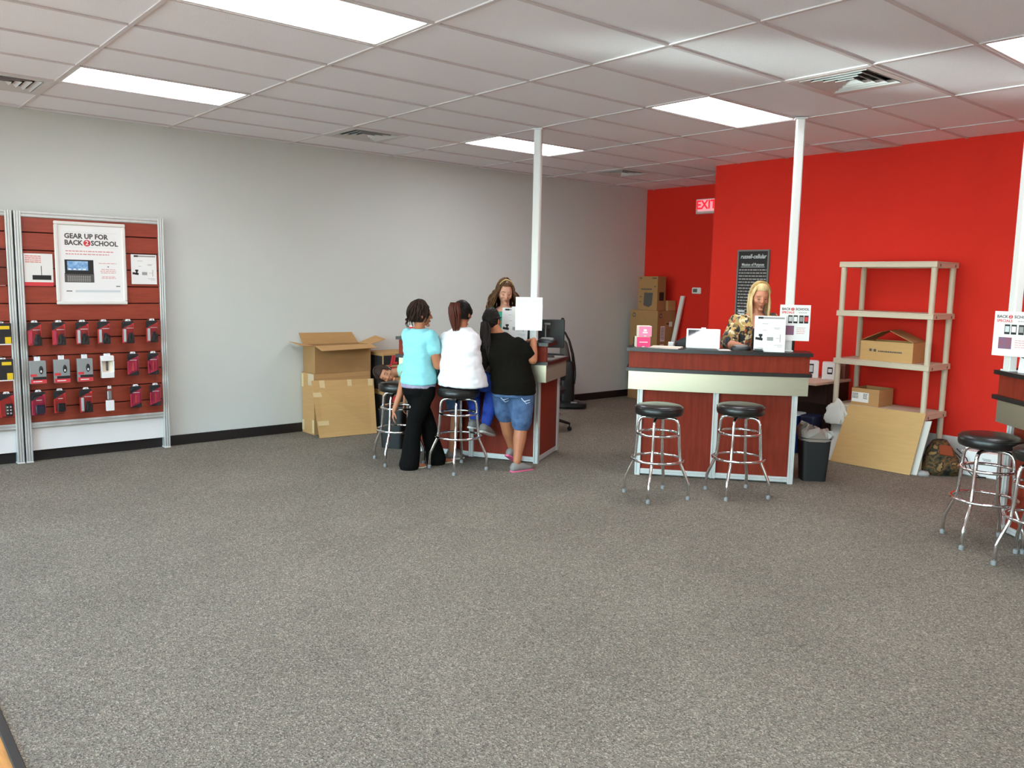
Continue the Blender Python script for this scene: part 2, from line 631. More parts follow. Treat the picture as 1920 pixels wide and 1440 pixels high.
def text(name, body, size, m, parent, X, align='CENTER', bold=0.0, shear=0.0, depth=0.0006, sx=1.0):
    """flat lettering; X places the text plane (local x right, y up, z out of the page)"""
    cu = bpy.data.curves.new(name, 'FONT')
    cu.body = body
    cu.size = size
    cu.align_x = align
    cu.align_y = 'CENTER'
    cu.offset = bold
    cu.shear = shear
    cu.extrude = depth
    cu.resolution_u = 2
    o = bpy.data.objects.new(name, cu)
    COL.objects.link(o)
    me = bpy.data.meshes.new_from_object(o)
    bpy.data.objects.remove(o)
    bpy.data.curves.remove(cu)
    me.transform(X @ Matrix.Diagonal((sx, 1, 1, 1)))
    me.materials.clear()
    return link(name, me, m, parent)


def page(o, right, up):
    """matrix for a page at point o with right and up directions"""
    r, u = Vector(right).normalized(), Vector(up).normalized()
    n = r.cross(u)
    return Matrix(((r.x, u.x, n.x, o[0]), (r.y, u.y, n.y, o[1]), (r.z, u.z, n.z, o[2]), (0, 0, 0, 1)))


def card(P, x0, x1, y0, y1, z0, z1):
    """a thin slab on a page matrix P"""
    return MB().box(x0, x1, y0, y1, z0, z1, P)


def bars(P, rows, h, z0=0.0006, z1=0.0012):
    """small unreadable print: each row is (y, [(x0, x1), ...])"""
    b = MB()
    for y, spans in rows:
        for x0, x1 in spans:
            b.box(x0, x1, y - h / 2, y + h / 2, z0, z1, P)
    return b


def words(x0, x1, seed, gap=0.006, lo=0.012, hi=0.034, k=1.0):
    rnd = random.Random(seed)
    out, x = [], x0
    while x < x1 - lo * k * 0.5:
        w = rnd.uniform(lo, hi) * k
        out.append((x, min(x + w, x1)))
        x += w + gap * k
    return out

# ------------------------------------------------------------------ room shell
HC = 3.05
XL, XR, YF, YB, YA = -0.13, 11.0, -3.7, 6.70, 8.12     # left wall, right wall, storefront, red wall, alcove wall
XC = 2.12                                               # corner of the projecting red wall
TX, TY = 0.6096, 1.2192

struct(MB().box(XL, XR, -1.01, YA, -0.05, 0.0).obj("floor", "carpet"))
struct(MB().box(XL, XR, YF, -1.043, -0.05, -0.002).obj("floor_entry", "entry_wood"))
struct(MB().box(XL, XR, -1.043, -1.01, -0.05, 0.006, bev=0.003).obj("trim_1", "strip"))
struct(MB().box(XL - 0.12, XL, YF - 0.15, YA + 0.12, -0.05, HC + 0.1).obj("wall_left", "wall"))
struct(MB().box(XL, XC, YA, YA + 0.12, -0.05, HC + 0.1).obj("wall_alcove", "red"))
struct(MB().box(XC, XC + 0.12, YB + 0.12, YA + 0.12, -0.05, HC + 0.1).obj("wall_return", "red"))
struct(MB().box(XC, XR, YB, YB + 0.12, 0.30, HC + 0.1).obj("wall_back", "red"))
struct(MB().box(XC, XR, YB - 0.002, YB + 0.12, -0.05, 0.30).obj("trim_2", "wall_white"))
struct(MB().box(XR, XR + 0.12, YF - 0.15, YB + 0.12, -0.05, HC + 0.1).obj("wall_right", "wall_white"))
struct(MB().box(XL, XL + 0.012, YF, YA, 0.0, 0.10, bev=0.004).obj("baseboard_left", "base"))
struct(MB().box(XL + 0.012, XC, YA - 0.012, YA, 0.0, 0.10, bev=0.004).obj("baseboard_alcove", "base"))

# storefront behind the camera: low wall, header, mullions, panes
wf = MB()
wf.box(XL, XR, YF - 0.15, YF, -0.05, 0.25)
wf.box(XL, XR, YF - 0.15, YF, 2.75, HC + 0.1)
wf.box(XL, 0.25, YF - 0.15, YF, 0.25, 2.75)
wf.box(10.75, XR, YF - 0.15, YF, 0.25, 2.75)
struct(wf.obj("wall_front", "wall_white"))
for k in range(6):
    x0 = 0.25 + k * 1.75
    w = thing("window_%d" % (k + 1), None, None, (x0, YF - 0.08, 0.25))
    w["kind"] = "structure"
    fr = MB()
    fr.box(0, 0.05, -0.05, 0.05, 0, 2.5, bev=0.004)
    fr.box(1.70, 1.75, -0.05, 0.05, 0, 2.5, bev=0.004)
    fr.box(0.05, 1.70, -0.05, 0.05, 0, 0.05)
    fr.box(0.05, 1.70, -0.05, 0.05, 2.45, 2.5)
    fr.obj("window_frame", "alu", w)
    MB().box(0.05, 1.70, -0.004, 0.004, 0.05, 2.45).obj("pane", "glass", w)
struct(MB().box(-30, 40, -45, YF - 0.15, -0.20, -0.06).obj("ground_outside", "asphalt"))
pl = bpy.data.lights.new("window_portal", 'AREA')
pl.shape = 'RECTANGLE'
pl.size, pl.size_y = 10.5, 2.5
pl.cycles.is_portal = True
po = bpy.data.objects.new("window_portal", pl)
COL.objects.link(po)
po.location = (5.5, YF + 0.02, 1.5)
po.rotation_euler = (pi / 2, 0, 0)

# ceiling: backing, lay-in tiles, grid bars
ceil = struct(MB().box(XL - 0.12, XR + 0.12, YF - 0.15, YA + 0.12, HC + 0.10, HC + 0.16).obj("ceiling", "plenum"))
LAMPS = [(i, j) for i in (2, 6, 10, 14) for j in (-3, 0, 3)]
VENTS = [(1, 2.0), (8, 3.0), (1, 5.0), (1, -0.5), (6, 5.0)]


def clip_cell(x0, x1, y0, y1):
    """the cell cut to the room plan"""
    x0, x1, y0, y1 = max(x0, XL), min(x1, XR), max(y0, YF), min(y1, YA)
    if y1 > YB:
        if x0 >= XC:
            y1 = min(y1, YB)
    return (x0, x1, y0, y1) if x1 - x0 > 0.01 and y1 - y0 > 0.01 else None


tile_cache = {}


def add_tile(x0, x1, y0, y1):
    c = clip_cell(x0, x1, y0, y1)
    if not c:
        return
    x0, x1, y0, y1 = c
    key = (round(x1 - x0, 3), round(y1 - y0, 3))
    if key not in tile_cache:
        me = MB().box(0.004, key[0] - 0.004, 0.004, key[1] - 0.004, 0, 0.016, bev=0.003).mesh("tile")
        me.materials.append(M['tile'])
        tile_cache[key] = me
    o = link("tile", tile_cache[key], None, ceil)
    o.location = (x0, y0, HC + 0.004 + random.uniform(0, 0.0015))


for i in range(-1, 19):
    for j in range(-4, 7):
        if (i, j) in LAMPS:
            continue
        x0, x1, y0, y1 = i * TX, (i + 1) * TX, j * TY, (j + 1) * TY
        v = [q for (vi, q) in VENTS if vi == i and j <= q < j + 1]
        if v:
            if abs(v[0] - j) < 0.01:
                add_tile(x0, x1, y0 + TX, y1)
            else:
                add_tile(x0, x1, y0, y0 + TX)
        else:
            add_tile(x0, x1, y0, y1)
bw = 0.012
for i in range(0, 19):
    x = i * TX
    if x > XR:
        continue
    MB().box(x - bw, x + bw, YF, YB if x > XC else YA, HC - 0.004, HC + 0.004).obj("grid_bar", "tbar", ceil)
for j in range(-3, 7):
    y = j * TY
    MB().box(XL, XC if y > YB else XR, y - bw, y + bw, HC - 0.0045, HC + 0.0035).obj("grid_bar", "tbar", ceil)
for (vi, q) in VENTS:
    yy = q * TY + (TX if abs(q - round(q)) < 0.01 else 0)
    if yy < YB:
        MB().box(vi * TX, (vi + 1) * TX, yy - bw, yy + bw, HC - 0.0045, HC + 0.0035).obj("grid_bar", "tbar", ceil)

# fluorescent troffers
LAMP_LABEL = {
    (2, 0): "ceiling light panel nearest the grey wall, above the slatwall display",
    (6, 0): "large bright ceiling light panel cut by the top edge of the photo",
    (2, 3): "ceiling light panel partly behind the thin white pole by the customers",
    (6, 3): "ceiling light panel touching the top of the white pole by the two stools",
    (10, 3): "ceiling light panel at the upper right corner of the photo",
}
for (i, j) in LAMPS:
    row = {-3: "over the entrance", 0: "of the middle row", 3: "of the far row"}[j]
    lab = LAMP_LABEL.get((i, j), "unseen ceiling light panel %s, %s from the grey wall" % (row, {2: "first", 6: "second", 10: "third", 14: "fourth"}[i]))
    t = thing("ceiling_light", lab, "ceiling light", (i * TX, j * TY, HC), 0, "fluorescent ceiling panels")
    f = MB()
    e = 0.022
    f.box(0.012, TX - 0.012, 0.012, 0.012 + e, -0.001, 0.05)
    f.box(0.012, TX - 0.012, TY - 0.012 - e, TY - 0.012, -0.001, 0.05)
    f.box(0.012, 0.012 + e, 0.012 + e, TY - 0.012 - e, -0.001, 0.05)
    f.box(TX - 0.012 - e, TX - 0.012, 0.012 + e, TY - 0.012 - e, -0.001, 0.05)
    f.box(0.012, TX - 0.012, 0.012, TY - 0.012, 0.05, 0.056)
    f.obj("frame", "lampframe", t)
    MB().box(0.03, TX - 0.03, 0.03, TY - 0.03, 0.004, 0.012).obj("diffuser", "diffuser", t)

VENT_LABEL = ["square louvred air vent in the ceiling above the taped carton", "large louvred air vent in the ceiling right of the second white pole",
              "small far louvred air vent in the ceiling by the grey wall", "louvred air vent at the left edge of the photo",
              "flat pale return grille in the ceiling against the red wall"]
for n, (vi, q) in enumerate(VENTS):
    t = thing("ceiling_vent", VENT_LABEL[n], "air vent", (vi * TX + TX / 2, q * TY + TX / 2, HC), 0, "ceiling air vents")
    h = TX / 2 - 0.012
    b = 0.05
    fr = MB()
    fr.box(-h, h, -h, -h + b, -0.006, 0.002)
    fr.box(-h, h, h - b, h, -0.006, 0.002)
    fr.box(-h, -h + b, -h + b, h - b, -0.006, 0.002)
    fr.box(h - b, h, -h + b, h - b, -0.006, 0.002)
    fr.obj("frame", "vent", t)
    MB().box(-h, h, -h, h, 0.05, 0.055).obj("duct_plate", "dark", t)
    if n < 4:
        for k in range(4):
            a = h - b - 0.008 - k * 0.056
            c = a - 0.027
            lv = MB()
            z0, z1 = -0.008, 0.012
            for s in range(4):
                R = Matrix.Rotation(s * pi / 2, 4, 'Z')
                lv.add([(-a, -a, z0), (a, -a, z0), (c, -c, z1), (-c, -c, z1), (-a, -a, z0 + 0.003), (a, -a, z0 + 0.003), (c, -c, z1 + 0.003), (-c, -c, z1 + 0.003)],
                       [(0, 3, 2, 1), (4, 5, 6, 7), (0, 1, 5, 4), (2, 3, 7, 6)], R)
            lv.obj("louvre", "vent", t)
    else:
        for k in range(11):
            y = -h + b + 0.02 + k * 0.042
            MB().add([(-h + b, y, -0.004), (h - b, y, -0.004), (h - b, y + 0.040, -0.002), (-h + b, y + 0.040, -0.002),
                      (-h + b, y, -0.001), (h - b, y, -0.001), (h - b, y + 0.040, 0.001), (-h + b, y + 0.040, 0.001)],
                     [(0, 3, 2, 1), (4, 5, 6, 7), (0, 1, 5, 4), (1, 2, 6, 5), (2, 3, 7, 6), (3, 0, 4, 7)]).obj("slat", "vent", t)

# thermostat, exit sign, mission poster on the red walls
t = thing("thermostat", "small white thermostat on the red alcove wall", "thermostat", (0.855, YA, 1.592))
MB().box(-0.078, 0.078, -0.028, 0, -0.045, 0.045, bev=0.012).obj("housing", "white", t)
MB().box(-0.05, 0.022, -0.030, -0.027, -0.022, 0.026).obj("display", "lcd", t)

t = thing("exit_sign", "lit red EXIT sign in the corner of the red wall", "exit sign", (0.97, YA, 2.76))
MB().box(-0.165, 0.165, -0.055, 0, -0.105, 0.10, bev=0.008).obj("housing", "exit_body", t)
MB().box(-0.125, 0.155, -0.058, -0.054, -0.072, 0.088).obj("face", "exit_face", t)
text("lettering", "EXIT", 0.165, "exit_red", t, page((0.015, -0.059, 0.012), (1, 0, 0), (0, 0, 1)), bold=0.004)

t = thing("mission_poster", "tall black framed poster headed russell-cellular on the red wall", "poster", (2.70, YB, 1.70))
P = page((0, -0.02, 0), (1, 0, 0), (0, 0, 1))
W2, H2 = 0.20, 0.375
fr = MB()
fr.box(-W2 - 0.006, W2 + 0.006, -0.026, 0, H2 - 0.014, H2 + 0.004)
fr.box(-W2 - 0.006, W2 + 0.006, -0.026, 0, -H2 - 0.3, -H2 - 0.286)
fr.box(-W2 - 0.006, -W2 + 0.012, -0.026, 0, -H2 - 0.286, H2 - 0.014)
fr.box(W2 - 0.012, W2 + 0.006, -0.026, 0, -H2 - 0.286, H2 - 0.014)
fr.obj("frame", "grey", t)
MB().box(-W2, W2, -0.020, -0.002, -H2 - 0.29, H2).obj("sheet", "ink", t)
text("heading", "russell-cellular", 0.068, "ink_pale", t, page((0, -0.0205, H2 - 0.073), (1, 0, 0), (0, 0, 1)), shear=0.25, bold=0.001, sx=0.84)
text("subheading", "Mission of Purpose", 0.044, "ink_pale", t, page((0, -0.0205, H2 - 0.163), (1, 0, 0), (0, 0, 1)), bold=0.0006, sx=0.86)
MB().box(-0.155, 0.155, -0.0212, -0.0202, H2 - 0.192, H2 - 0.187).obj("underline", "ink_pale", t)
rows = []
for k in range(16):
    rows.append((H2 - 0.222 - k * 0.0345, words(-0.178, 0.178, 50 + k, 0.008, 0.014, 0.05)))
bars(P, rows, 0.0145).obj("print_lines", "ink_grey", t)
MB().box(-0.165, -0.075, -0.0212, -0.0202, -0.36, -0.29).obj("emblem", "ink_pale", t)

# ------------------------------------------------------------------ slatwall display
SLOT = [2.01 - 0.1527 * k for k in range(11)]


def make_bay():
    t = thing("slatwall_bay", "x", "slatwall", (XL, 0, 0))
    for y0 in (-0.103, 1.073):
        p = MB()
        p.box(0.0, 0.082, y0, y0 + 0.052, 0.012, 2.19)
        for k in range(3):
            p.box(0.082, 0.092, y0 + k * 0.0195, y0 + k * 0.0195 + 0.013, 0.012, 2.19, bev=0.002)
        po_ = p.obj("post", "alu", t)
        MB().box(-0.0, 0.097, y0 - 0.004, y0 + 0.056, 0.0, 0.014, bev=0.004).obj("foot_plate", "sole", po_)
    for nm, z0 in (("top_rail", 2.138), ("bottom_rail", 0.305)):
        r = MB()
        r.box(0.02, 0.078, -0.055, 1.073, z0, z0 + 0.05)
        for k in range(2):
            r.box(0.078, 0.087, -0.055, 1.073, z0 + 0.004 + k * 0.026, z0 + 0.020 + k * 0.026, bev=0.002)
        r.obj(nm, "alu", t)
    MB().box(0.04, 0.052, -0.055, 1.073, 0.355, 2.138).obj("backing", "groove", t)
    MB().box(0.05, 0.056, -0.0545, 1.0725, 0.102, 0.304).obj("kick_panel", "white", t)
    edges = [2.138 + 0.004] + SLOT + [0.355 - 0.004]
    for a, b in zip(edges[:-1], edges[1:]):
        MB().box(0.052, 0.072, -0.0548, 1.0728, b + 0.0045, a - 0.0045, bev=0.002).obj("slat", "slat", t)
    return t


bay = make_bay()
bay["label"] = "cherry slatwall panel in an aluminium frame holding the big white poster"
bay2 = copy_tree(bay)
bay2.location = (XL, -1.243, 0)
bay2["label"] = "second cherry slatwall panel cut off by the left edge of the photo"
bay["group"] = bay2["group"] = "slatwall panels"


def hook(b, y, z):
    h = MB()
    yl = y - b.location.y
    h.tube([(0.062, yl, z + 0.012), (0.075, yl, z + 0.002), (0.18, yl, z), (0.205, yl, z + 0.012)], 0.0028, 6)
    h.box(0.062, 0.066, yl - 0.012, yl + 0.012, z - 0.004, z + 0.02)
    h.obj("hook", "chrome", b, smooth=True)


PF = page((0, 0, 0), (0, 1, 0), (0, 0, 1))   # wall page: x along the wall, y up, z into the room


def pack_base(label, y, z, group, w, h, d=0.03):
    return thing("blister_pack", label, "package", (0.035, y, z), 0, group)


def hang_tab(t, w, m="white_gloss"):
    flat_poly([(-0.026, -0.014), (0.026, -0.014), (0.018, 0.004), (-0.018, 0.004)], 0.0025, 0.004).obj("hang_tab", m, t)


def flat_poly(poly, z0, z1):
    """polygon (x, y) on the wall page between depths z0 and z1"""
    b = MB()
    n = len(poly)
    vs = [PF @ Vector((x, y, z0)) for x, y in poly] + [PF @ Vector((x, y, z1)) for x, y in poly]
    fs = [tuple(range(n - 1, -1, -1)), tuple(range(n, 2 * n))]
    for i in range(n):
        j = (i + 1) % n
        fs.append((i, j, j + n, i + n))
    return b.add(vs, fs)


def red_pack(label, y, zt, zb, w, style, group, red="pack_red"):
    h = zt - zb - 0.012
    t = pack_base(label, y, zt, group, w, h)
    a = w / 2
    top = -0.012
    # card
    flat_poly([(-a, top - h), (a, top - h), (a, top - 0.012), (a - 0.014, top), (-a + 0.014, top), (-a, top - 0.012)], 0, 0.002).obj("card", "pack_black", t)
    hang_tab(t, w)
    if style == "angled":
        flat_poly([(-a + 0.002, top - h * 0.36), (a - 0.002, top - h * 0.08), (a - 0.002, top - h * 0.62), (0.0, top - h * 0.60), (-a * 0.3, top - h * 0.98), (-a + 0.002, top - h * 0.98)], 0.0022, 0.003).obj("print_panel", red, t)
        MB().box(-0.020 + a * 0.1, a - 0.01, top - h * 0.335, top - h * 0.315, 0.0032, 0.0036, PF).obj("print_line", "white", t)
        b = MB()
        b.box(-a + 0.012, -a + 0.036, top - h * 0.93, top - h * 0.36, 0.0032, 0.012, PF, bev=0.004)
        b.obj("paper_insert", "pack_pink" if random.random() < 0.4 else "ink_pale", t)
        p = MB()
        p.rings([(PF @ Vector((a * 0.25 + 0.006 * math.sin(k * 1.7 + y * 9), top - h * (0.52 + 0.075 * k), 0.016)), PF.to_3x3() @ Vector((a * (0.20 + 0.11 * math.sin(0.6 + k * 0.5)), 0, 0)), PF.to_3x3() @ Vector((0, 0, 0.012))) for k in range(6)], 12)
        p.obj("accessory", "black", t, smooth=40)
    elif style == "block":
        flat_poly([(-a + 0.002, top - h * 0.38), (a - 0.002, top - h * 0.10), (a - 0.002, top - h * 0.98), (-a + 0.002, top - h * 0.98)], 0.0022, 0.003).obj("print_panel", red, t)
        MB().box(-a * 0.3, a * 0.5, top - h * 0.37, top - h * 0.35, 0.0032, 0.0036, PF).obj("print_line", "white", t)
        MB().box(-a * 0.45, a * 0.85, top - h * 0.93, top - h * 0.56, 0.0032, 0.026, PF, bev=0.008).obj("accessory", "navy_dark" if "navy" in label else "black", t)
    elif style == "flat":
        flat_poly([(-a + 0.002, top - h * 0.36), (a - 0.002, top - h * 0.12), (a - 0.002, top - h * 0.78), (-a + 0.004, top - h * 0.96), (-a + 0.002, top - h * 0.9)], 0.0022, 0.003).obj("print_panel", "pack_pink" if red == "pack_red" else red, t)
        MB().box(-a * 0.5, a * 0.7, top - h * 0.315, top - h * 0.295, 0.0032, 0.0036, PF).obj("print_line", "white", t)
        MB().box(-0.006, 0.008, top - h * 0.78, top - h * 0.42, 0.0032, 0.007, PF, bev=0.002).obj("accessory", "ink_red", t)
    elif style == "phone":
        flat_poly([(-a + 0.002, top - h * 0.30), (a - 0.002, top - h * 0.06), (a - 0.002, top - h * 0.98), (-a + 0.002, top - h * 0.98)], 0.0022, 0.003).obj("print_panel", red, t)
        d = MB().box(-a * 0.25, a * 0.8, top - h * 0.93, top - h * 0.42, 0.0032, 0.022, PF, bev=0.009).obj("accessory", "black", t)
        for r_ in range(3):
            for c_ in range(2):
                MB().box(-a * 0.1 + c_ * 0.024, -a * 0.1 + c_ * 0.024 + 0.013, top - h * (0.84 - r_ * 0.13), top - h * (0.84 - r_ * 0.13) + 0.013, 0.0218, 0.0228, PF).obj("key", "white", d)
    # clear blister over the card
    b = MB()
    e = 0.010
    b.rings([(PF @ Vector((0, top - h * 0.56, z)), PF.to_3x3() @ Vector((s * (a - e), 0, 0)), PF.to_3x3() @ Vector((0, s * h * 0.42, 0))) for z, s in ((0.003, 1.0), (0.026, 0.96), (0.033, 0.88))], 20, True, 5.0)
    b.obj("blister", "blister", t)
    return t


def box_pack(label, y, zt, zb, group):
    w, h = 0.124, zt - zb - 0.036
    a, top = w / 2, -0.036
    t = thing("boxed_charger", label, "package", (0.03, y, zt), 0, group)
    MB().box(-a, a, top - h, top, 0, 0.045, PF, bev=0.002).obj("carton", "pack_grey", t)
    MB().box(-0.024, 0.024, top, 0.0, 0.018, 0.0195, PF).obj("hang_tab", "white_gloss", t)
    MB().box(-a + 0.001, a - 0.001, top - h * 0.99, top - h * 0.80, 0.0452, 0.0458, PF).obj("print_band", "ink_red", t)
    MB().box(-a + 0.02, a - 0.001, top - h * 0.82, top - h * 0.70, 0.0452, 0.0460, PF).obj("print_band", "ink", t)
    MB().box(-a + 0.001, -a + 0.05, top - h * 0.68, top - h * 0.57, 0.0452, 0.0458, PF).obj("print_tag", "ink_red", t)
    MB().box(-a + 0.02, a - 0.035, top - h * 0.92, top - h * 0.885, 0.0459, 0.0463, PF).obj("print_line", "white", t)
    p = MB().ell(PF @ Vector((a * 0.35, top - h * 0.40, 0.047)), (0.006, 0.016, 0.036)).obj("picture", "ink", t, smooth=True)
    MB().ell(PF @ Vector((a * 0.35, top - h * 0.46, 0.051)), (0.004, 0.007, 0.012)).obj("picture_highlight", "white", p)
    return t


G1, G2, G3 = "packs on the top hook row", "packs on the middle hook row", "packs on the bottom hook row"
row1 = [(-0.005, 1.253, 1.038), (0.181, 1.253, 1.036), (0.37, 1.253, 1.036), (0.547, 1.254, 1.036), (0.754, 1.254, 1.035), (0.965, 1.256, 1.038)]
row2 = [(0.0, 0.945, 0.711), (0.186, 0.948, 0.708), (0.372, 0.949, 0.708), (0.562, 0.949, 0.727), (0.785, 0.952, 0.735), (0.965, 0.95, 0.733)]
row3 = [(-0.003, 0.65, 0.429), (0.164, 0.651, 0.433), (0.376, 0.648, 0.422), (0.572, 0.651, 0.423), (0.80, 0.647, 0.43), (0.975, 0.647, 0.434)]
ORD = ["first", "second", "third", "fourth", "fifth", "sixth"]
for k, (y, a, b) in enumerate(row1):
    red_pack("red and black blister pack, top hook row, %s from the left" % ORD[k], y, a, b, 0.108, "angled", G1)
    hook(bay, y, a - 0.008)
for k, (y, a, b) in enumerate(row2):
    hook(bay, y, a - 0.008)
    if k < 3:
        box_pack("grey and red boxed charger, middle hook row, %s from the left" % ORD[k], y, a, b, G2)
    elif k == 3:
        t = thing("boxed_cable", "white open-front package on the middle hook row", "package", (0.03, y, a), 0, G2)
        w, h = 0.110, a - b - 0.02
        MB().box(-w / 2, w / 2, -0.02 - h, -0.02, 0, 0.004, PF).obj("back_card", "cream", t)
        MB().box(-w / 2, w / 2, -0.02 - h * 0.24, -0.02, 0.004, 0.036, PF, bev=0.004).obj("cap", "white", t)
        MB().box(-w / 2 + 0.004, w / 2 - 0.002, -0.02 - h, -0.02 - h * 0.73, 0.004, 0.036, PF, bev=0.003).obj("lower_panel", "white", t)
        MB().box(-w / 2, -w / 2 + 0.008, -0.02 - h * 0.73, -0.02 - h * 0.24, 0.004, 0.034, PF).obj("side_post", "white", t)
        MB().box(w / 2 - 0.008, w / 2, -0.02 - h * 0.73, -0.02 - h * 0.24, 0.004, 0.034, PF).obj("side_post", "white", t)
        MB().box(-0.009, 0.009, -0.02 - h * 0.68, -0.02 - h * 0.24, 0.004, 0.014, PF, bev=0.003).obj("cable", "poster_grey", t)
        MB().box(-0.028, 0.028, -0.021, 0.0, 0.012, 0.014, PF).obj("hang_tab", "white_gloss", t)
    else:
        red_pack("flat crimson blister pack, middle hook row, %s" % ("next to the white package" if k == 4 else "by the right post"), y, a, b, 0.100, "flat", G2)
for k, (y, a, b) in enumerate(row3):
    hook(bay, y, a - 0.008)
    if k == 0:
        red_pack("red blister pack with a navy blue block, bottom hook row", y, a, b, 0.112, "block", G3, "pack_pink")
    elif k == 1:
        red_pack("small red blister pack with a black block, bottom hook row", y, a, b, 0.098, "block", G3)
    elif k == 2:
        red_pack("red and black blister pack left of the narrow white one, bottom hook row", y, a, b, 0.108, "angled", G3)
    elif k == 3:
        t = thing("narrow_package", "narrow silver and white package on the bottom hook row", "package", (0.03, y, a), 0, G3)
        h = a - b
        MB().box(-0.034, 0.034, -h, -h * 0.58, 0, 0.03, PF, bev=0.003).obj("box_body", "white", t)
        MB().box(-0.030, 0.030, -h * 0.58, -0.025, 0.004, 0.024, PF, bev=0.008).obj("bubble", "blister", t)
        MB().box(-0.018, 0.018, -h * 0.56, -0.045, 0.006, 0.018, PF, bev=0.006).obj("charger", "silver", t)
        MB().box(-0.016, 0.016, -0.026, 0, 0.012, 0.014, PF).obj("hang_tab", "white_gloss", t)
    else:
        red_pack("flat crimson blister pack, bottom hook row, %s" % ("next to the narrow white package" if k == 4 else "by the right post"), y, a, b, 0.100, "flat", G3)
for k, (a, b) in enumerate(((1.25, 1.055), (0.946, 0.749))):
    y = -0.255
    t = thing("phone_case_box", "black and yellow phone case box, %s one at the left edge" % ("upper" if k == 0 else "lower"), "package", (0.03, y, a), 0, "black and yellow boxes")
    h = a - b - 0.012
    MB().box(-0.072, 0.072, -0.012 - h, -0.012, 0, 0.04, PF, bev=0.002).obj("carton", "pack_black", t)
    MB().box(-0.012, 0.058, -0.062, -0.034, 0.0402, 0.041, PF, bev=0.0003).obj("print_logo", "pack_yellow", t)
    MB().box(0.022, 0.066, -h, -h + 0.055, 0.0402, 0.041, PF).obj("print_badge", "pack_yellow", t)
    MB().box(-0.07, 0.07, -0.012 - h + 0.001, -0.012 - h + 0.010, 0.0402, 0.041, PF).obj("print_band", "white", t)
    MB().box(-0.02, 0.02, -0.013, 0.0, 0.018, 0.0195, PF).obj("hang_tab", "white_gloss", t)
    hook(bay2, y, a - 0.008)
red_pack("red blister pack with a keypad phone at the left edge of the photo", -0.242, 0.651, 0.43, 0.112, "phone", G3)
hook(bay2, -0.242, 0.643)
t = thing("sign_holder", "clear acrylic sign holder at the left edge of the photo", "sign", (-0.052, -0.30, 1.55))
MB().box(-0.11, 0.11, 0.0, 0.33, 0.0, 0.004, PF).obj("sheet", "acrylic", t)
MB().box(-0.11, 0.11, 0.0, 0.006, 0.004, 0.02, PF).obj("lip", "ink_rose", t)

# big framed poster
t = thing("framed_poster", "large white framed GEAR UP FOR BACK 2 SCHOOL poster on the slatwall", "poster", (-0.056, 0.4875, 1.755))
w, h = 0.2925, 0.365
f = MB()
for (x0, x1, y0, y1) in ((-w, w, h - 0.03, h), (-w, w, -h, -h + 0.03), (-w, -w + 0.03, -h + 0.03, h - 0.03), (w - 0.03, w, -h + 0.03, h - 0.03)):
    f.box(x0, x1, y0, y1, 0.0, 0.024, PF, bev=0.006)
f.obj("frame", "frame_white", t)
MB().box(-w + 0.02, w - 0.02, -h + 0.02, h - 0.02, 0.002, 0.012, PF).obj("sheet", "white", t)


def wp(x, y, z=0.0125):
    return page(PF @ Vector((x, y, z)), (0, 1, 0), (0, 0, 1))


text("lettering", "GEAR UP FOR", 0.060, "poster_grey", t, wp(-0.212, 0.238), 'LEFT', bold=0.0022, sx=0.96)
text("lettering", "BACK", 0.060, "poster_grey", t, wp(-0.212, 0.180), 'LEFT', bold=0.0022, sx=0.93)
text("lettering", "SCHOOL", 0.060, "poster_grey", t, wp(0.002, 0.180), 'LEFT', bold=0.0022, sx=0.93)
c = MB().lathe([(0.029, 0), (0.029, 0.001)], 24, wp(-0.030, 0.181)).obj("print_disc", "ink_red", t)
text("numeral", "2", 0.052, "white", c, wp(-0.030, 0.181, 0.0138), bold=0.001)
b = MB()
for y in (0.274, 0.142):
    b.box(-0.215, 0.225, y, y + 0.002, 0.0122, 0.0128, PF)
b.obj("print_rules", "ink_pale", t)
bars(wp(0, 0, 0.012), [(0.108, words(-0.205, 0.185, 3)), (0.082, words(-0.205, 0.15, 4))], 0.008).obj("print_lines", "ink_rose", t)
bars(wp(0, 0, 0.012), [(0.005, words(0.06, 0.21, 5)), (-0.05, words(0.08, 0.20, 6)), (-0.065, words(0.07, 0.205, 7)), (-0.08, words(0.075, 0.20, 8)), (-0.115, words(0.085, 0.195, 9)), (-0.128, words(0.08, 0.2, 10))], 0.005).obj("print_lines", "ink_rose", t)
bars(wp(0, 0, 0.012), [(-0.025, [(0.132, 0.144)]), (-0.20, [(0.20, 0.235)]), (-0.245, [(-0.213, -0.165)])], 0.008).obj("print_lines", "poster_grey", t)
MB().box(-0.14, 0.235, -0.255, -0.236, 0.0122, 0.0126, PF).obj("print_strip", "ink_pale", t)
ph = MB().box(-0.218, 0.016, -0.095, 0.032, 0.0122, 0.0140, PF, bev=0.0008).obj("phone_picture", "ink", t)
MB().box(-0.222, 0.018, -0.168, -0.088, 0.0122, 0.0136, PF, bev=0.0007).obj("keyboard_picture", "poster_grey", t)
MB().box(-0.198, -0.030, -0.062, 0.020, 0.0142, 0.0148, PF).obj("screen_picture", "ink_blue", ph)
b = MB()
for r_ in range(4):
    for c_ in range(11):
        x = -0.200 + c_ * 0.0175
        y = -0.110 - r_ * 0.0135
        b.box(x, x + 0.013, y - 0.009, y, 0.0137, 0.0142, PF)
b.obj("print_keys", "ink_grey", t)
b = MB()
for c_ in range(4):
    b.box(-0.190 + c_ * 0.04, -0.168 + c_ * 0.04, -0.058, -0.046, 0.0149, 0.0152, PF)
b.obj("print_icons", "white", t)

